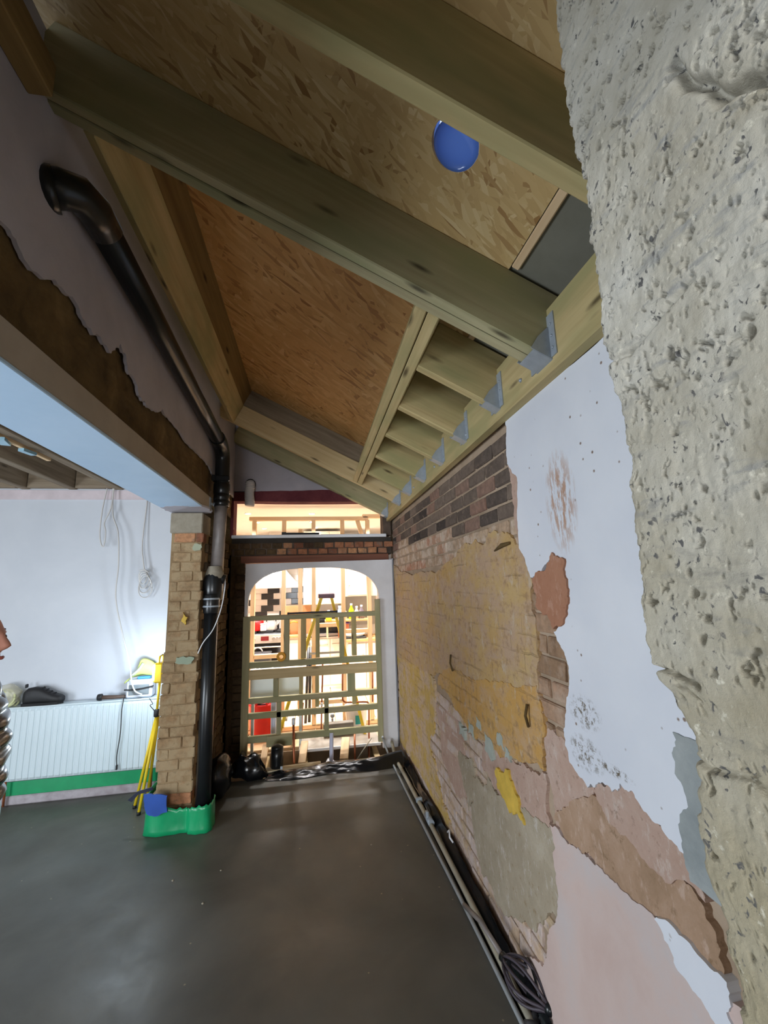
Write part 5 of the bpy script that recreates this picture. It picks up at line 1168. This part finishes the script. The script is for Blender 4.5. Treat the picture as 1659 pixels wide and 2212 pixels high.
for x in (.69, .99): d = part('door', MB().box((x, 7.085, .42), (.29, .02, .70), ch=.003), creamy, t); part('knob', MB().sphere((x+.10, 7.065, .6), .013, 8, 6), stl, d)
t = thing('tray', 'white tray of crockery with a dark base on the right worktop', 'tray', (.62, 7.25, .84))
part('tray_base', MB().box((.64, 7.25, .855), (.44, .26, .02), ch=.006), blk, t); part('tray_body', MB().lathe([(.0005, .868), (.17, .868), (.21, .905), (.215, .93), (.20, .925), (.165, .885), (.0005, .88)], (.64, 7.25, 0), 24, sy=.6), M['white_pvc'], t)
t = thing('crate', 'orange brown crate of jars on the right worktop', 'crate', (.48, 7.35, .84))
part('crate_body', MB().box((.50, 7.45, .955), (.18, .18, .23), ch=.006), plain('orange_brown_crate', lin(190, 104, 62), .6, var=.15), t); part('rim', MB().box((.50, 7.45, 1.08), (.20, .20, .02), ch=.004), plain('purple_rim', lin(96, 66, 120), .6), t)
BT = ((.43, 7.3, lin(150, 178, 226), .055, .20, 'pale blue bottle on the shelf of kitchen bottles'), (.52, 7.5, lin(226, 236, 240), .05, .17, 'white bottle among the kitchen bottles'), (.63, 7.32, lin(176, 232, 30), .045, .23, 'lime green bottle standing highest on the right worktop'), (.73, 7.4, lin(214, 196, 180), .045, .18, 'beige bottle right of the lime green one'), (.81, 7.36, lin(120, 110, 120), .045, .20, 'grey purple bottle at the right end of the bottles'), (.24, 7.2, lin(216, 226, 40), .05, .14, 'yellow green jug left of the bottles'))
shelf = thing('shelf', 'wooden shelf carrying the bottles in the kitchen at right', 'shelf', (.55, 7.35, 1.1))
part('board', MB().box((.58, 7.38, 1.13), (.80, .30, .03), ch=.003), wt, shelf)
for x in (.22, .94): part('bracket', MB().box((x, 7.38, .985), (.025, .26, .26)), M['stud'], shelf)
for x, y, col, r, h, lb in BT:
    z = 1.145; t = thing('bottle', lb, 'bottle', (x, y, z), 'kitchen bottles at right')
    part('body', MB().lathe([(.0005, z), (r, z), (r, z+h*.65), (r*.45, z+h*.85), (r*.4, z+h)], (x, y, 0), 14), plain('bottle_plastic', col, .3, var=.05), t); part('cap', MB().lathe([(r*.45, z+h), (r*.45, z+h+.03), (.0005, z+h+.03)], (x, y, 0), 12), M['white_pvc'], t)
# things on the floor at left, below the cooker
t = thing('dust_sheet', 'crumpled white dust sheet heaped low before the cooker', 'cloth', (-.75, 6.4, .6))
hh, ww = 20, 34; u = np.linspace(-1, 1, ww)[None, :]*np.ones((hh, 1)); v = np.linspace(-1, 1, hh)[:, None]*np.ones((1, ww))
zz = .62*np.clip(1.15-(u**2+v**2), 0, .85)**.5+fbm2((hh, ww), (5, 5), 3, 60)*.12
link('cloth', grid_mesh('cloth', np.stack([u*.32, v*.28, np.maximum(zz-.6+.005, -.595)], -1)), plain('white_cotton', lin(240, 232, 224), .9, var=.04), t)
t = thing('grey_case', 'black tool case standing on the white dust sheet before the cooker', 'case', (-.85, 6.75, 0))
part('case_body', MB().box((-.86, 6.9, .36), (.40, .22, .70), ch=.02), blk, t); part('lid', MB().box((-.86, 6.9, .725), (.41, .23, .03), ch=.01), blk, t); part('handle', MB().tube(arc((-.86, 6.9, .74), .07, 0, math.pi, 8), .011, 8), stl, t)
# ------------------------------------------------------------------ person at the left edge, facing right
def skin_mesh(name, pts, edges, radii, mat, parent, sub=2, root=0, remesh=None):
    me = bpy.data.meshes.new(name); me.from_pydata([tuple(p) for p in pts], edges, [])
    o = link(name, me, mat, parent); md = o.modifiers.new('skin', 'SKIN'); md.use_smooth_shade = True
    for i, r in enumerate(radii):
        sv = me.skin_vertices[0].data[i]; sv.radius = (r, r) if not isinstance(r, tuple) else r; sv.use_root = (i == root)
    if remesh: rm = o.modifiers.new('fuse', 'REMESH'); rm.mode = 'VOXEL'; rm.voxel_size = remesh; rm.use_smooth_shade = True
    ss = o.modifiers.new('sub', 'SUBSURF'); ss.levels = ss.render_levels = sub
    return o
per = thing('person', 'person in a shiny black puffer jacket standing at the photo\'s left edge, facing right', 'person', (-1.262, 1.72, 0))
skin = plain('skin', lin(202, 142, 122), .5, var=.05); hairm = plain('dark_hair', lin(46, 34, 30), .5, var=.3, sc=40); puff = plain('shiny_black_nylon', lin(20, 18, 24), .22, var=.15, spec=.8)
trs = plain('dark_trousers', lin(36, 38, 46), .85); shoem = plain('dark_shoes', lin(30, 28, 28), .6)
J_ = {}
pts = []; rad = []; edges = []
def jv(k, p, r, frm=None):
    J_[k] = len(pts); pts.append(p); rad.append(r)
    if frm: edges.append((J_[frm], J_[k]))
jv('pel', (0, 0, .88), (.12, .12)); jv('bel', (.005, 0, 1.02), (.11, .11), 'pel'); jv('che', (.0, 0, 1.22), (.115, .115), 'bel'); jv('nb', (.0, 0, 1.355), (.075, .07), 'che'); jv('nk', (.03, 0, 1.43), .052, 'nb'); jv('hd', (.06, 0, 1.50), .058, 'nk')
for s_ in (-1, 1):
    k = 'L' if s_ < 0 else 'R'
    jv('sh'+k, (0, s_*.17, 1.315), .058, 'che'); jv('el'+k, (-.03, s_*.235, 1.06), .043, 'sh'+k); jv('wr'+k, (-.02, s_*.235, .84), .030, 'el'+k)
    jv('pa'+k, (-.01, s_*.23, .775), .034, 'wr'+k)
    jv('hi'+k, (0, s_*.09, .84), .085, 'pel'); jv('kn'+k, (.015, s_*.10, .46), .060, 'hi'+k); jv('an'+k, (0, s_*.105, .09), .042, 'kn'+k); jv('to'+k, (.12, s_*.115, .04), .036, 'an'+k)
    for f_, (dx, dy, L) in enumerate(((.018, 0, .075), (.008, 0, .085), (-.003, 0, .08), (-.014, 0, .065))):
        y0 = s_*.23; a = 'f%d%s' % (f_, k)
        jv(a+'a', (-.012+dx*1.5, y0, .745), .0095, 'pa'+k); jv(a+'b', (-.006+dx*1.7, y0-s_*.006, .745-L*.5), .009, a+'a'); jv(a+'c', (-.004+dx*1.6, y0-s_*.018, .745-L), .0075, a+'b')
    jv('t'+k+'a', (.022, s_*.215, .775), .011, 'pa'+k); jv('t'+k+'b', (.036, s_*.205, .735), .009, 't'+k+'a')
body = skin_mesh('body', pts, edges, rad, skin, per, 1, 0)
# head: sculpted profile, one closed surface
def head():
    n, m = 48, 40; vs = []; c = Vector((.080, 0, 1.550))
    prof = [(-.115, .060), (-.10, .085), (-.075, .096), (-.05, .099), (-.02, .098), (0, .100), (.03, .101), (.06, .098), (.085, .082), (.103, .055), (.115, .0)]
    for i in range(m+1):
        t = -math.pi/2+math.pi*i/m; z = .117*math.sin(t)
        for k in range(n):
            a = 2*math.pi*k/n; ct = max(math.cos(t), 1e-3); x = .094*ct*math.cos(a); y = .074*ct*math.sin(a)
            front = max(0, math.cos(a)); side = abs(y)
            if z < -.02: x *= 1-.10*(-z-.02)/.1*(1 if math.cos(a) < 0 else 0); y *= 1-.13*((-z-.02)/.1)
            g = lambda zz, s1, yy, s2: math.exp(-((z-zz)/s1)**2-((y-yy)/s2)**2)*front**.5
            if front > 0:
                x += .026*g(-.022, .013, 0, .015)+.020*g(-.006, .016, 0, .010)+.010*g(.012, .016, 0, .010)   # nose
                x += .008*g(.028, .010, .028, .026)+.008*g(.028, .010, -.028, .026)   # brows
                x -= .010*g(.010, .011, .031, .014)+.010*g(.010, .011, -.031, .014)   # sockets
                x += .011*g(-.053, .007, 0, .022)+.010*g(-.066, .008, 0, .020)-.004*g(-.0595, .003, 0, .022)   # lips
                x += .016*g(-.098, .018, 0, .022)                                       # chin
                x += .006*g(-.025, .02, .045, .02)+.006*g(-.025, .02, -.045, .02)       # cheeks
            vs.append(c+Vector((x, y, z)))
    fs = [(i*n+k, i*n+(k+1) % n, (i+1)*n+(k+1) % n, (i+1)*n+k) for i in range(m) for k in range(n)]
    return MB().add([v+Vector(per.location) for v in vs], fs, True)
h = part('head', head(), skin, per, 'face with a reddish nose')
PO = Vector(per.location)
ew = plain('eye_white', lin(232, 228, 222), .2, var=.02); ir = plain('dark_iris', lin(50, 36, 30), .1)
for s_ in (-1, 1):
    part('eye', MB().sphere(PO+Vector((.157, s_*.031, 1.561)), .0125, 12, 8), ew, h); part('iris', MB().sphere(PO+Vector((.165, s_*.031, 1.561)), .0065, 10, 6), ir, h)
    part('ear', MB().lathe([(.0005, 0), (.016, .004), (.024, .010), (.026, .004), (.02, 0)], PO+Vector((.065, s_*.072, 1.55)), 16, 'Y', sx=.75, sy=1.25), skin, h)
    part('eyebrow', MB().tube([PO+Vector((.166, s_*.016, 1.582)), PO+Vector((.160, s_*.034, 1.587)), PO+Vector((.143, s_*.052, 1.581))], .004, 6), hairm, h)
part('lips', MB().tube([PO+Vector((.158, -.022, 1.490)), PO+Vector((.180, -.008, 1.4925)), PO+Vector((.182, 0, 1.4915)), PO+Vector((.180, .008, 1.4925)), PO+Vector((.158, .022, 1.490))], [.002, .006, .0062, .006, .002], 8), plain('lip_skin', lin(168, 92, 84), .5), h)
hm = MB().sphere(PO+Vector((.067, 0, 1.567)), .1, 32, 22, (1.02, .83, 1.12))
hm.v = [(x+(.0 if z < PO.z+1.60 else 0), y, z) for x, y, z in hm.v]
keep = [f for f in hm.f if not (sum(hm.v[i][0] for i in f)/len(f) > PO.x+.12 and sum(hm.v[i][2] for i in f)/len(f) < 1.635) and sum(hm.v[i][2] for i in f)/len(f) > (1.50 if sum(hm.v[i][0] for i in f)/len(f) < PO.x+.045 else 1.58)]
hm.f = keep; hm.smooth = [True]*len(keep)
o = part('hair', hm, hairm, per, 'dark hair'); md = o.modifiers.new('t', 'SOLIDIFY'); md.thickness = .012
# puffer jacket, quilted rings
n = 40; vs = []; fs = []; zs = np.linspace(.80, 1.42, 75)
for z in zs:
    ph = (z-.80)/.062; b = .022*abs(math.sin(math.pi*ph))**.6
    rx = np.interp(z, [.80, .95, 1.15, 1.30, 1.37, 1.42], [.150, .172, .176, .160, .115, .085]); ry = np.interp(z, [.80, .95, 1.15, 1.30, 1.37, 1.42], [.185, .195, .210, .205, .125, .085])
    for k in range(n):
        a = 2*math.pi*k/n; w = 1+.02*math.sin(a*7+z*40); vs.append(PO+Vector(((rx+b)*math.cos(a)*w+.006, (ry+b)*math.sin(a)*w, z)))
for i in range(len(zs)-1):
    for k in range(n): fs.append((i*n+k, i*n+(k+1) % n, (i+1)*n+(k+1) % n, (i+1)*n+k))
jk = part('jacket', MB().add(vs, fs, True), puff, per, 'shiny black quilted puffer jacket')
for s_ in (-1, 1):
    path = smooth_path([(.0, s_*.07, 1.375), (-.004, s_*.150, 1.335), (-.012, s_*.225, 1.22), (-.035, s_*.245, 1.06), (-.03, s_*.24, .94), (-.02, s_*.236, .85)], 14); rr = []
    for i in range(len(path)): k = i/(len(path)-1); rr.append((.088-.030*k)+.014*abs(math.sin(math.pi*k*8))**.6)
    part('sleeve', MB().tube([PO+p for p in path], rr, 20), puff, jk)
part('collar', MB().lathe([(.085, 1.40), (.095, 1.42), (.090, 1.45), (.078, 1.462), (.070, 1.44)], PO+Vector((.005, 0, 0)), 24), puff, jk)
part('zip', MB().tube([PO+Vector((.186, 0, .82)), PO+Vector((.208, 0, 1.0)), PO+Vector((.205, 0, 1.2)), PO+Vector((.15, 0, 1.36))], .005, 6), M['galv'], jk)
tp = []; te = []; trd = []
def tv(p, r, f=None):
    tp.append(p); trd.append(r)
    if f is not None: te.append((f, len(tp)-1))
    return len(tp)-1
a = tv((0, 0, .90), (.125, .125))
for s_ in (-1, 1):
    b = tv((0, s_*.09, .80), .105, a); c = tv((.015, s_*.10, .46), .078, b); d = tv((0, s_*.105, .10), .064, c)
skin_mesh('trousers', tp, te, trd, trs, per, 2, 0)
for s_ in (-1, 1):
    mb = MB().sphere(PO+Vector((.055, s_*.11, .045)), .05, 18, 10, (2.7, .95, 1.0)); mb.v = [(x, y, max(.002, z-(.02 if x > PO.x+.12 else -.005))) for x, y, z in mb.v]
    part('shoe', mb, shoem, per)
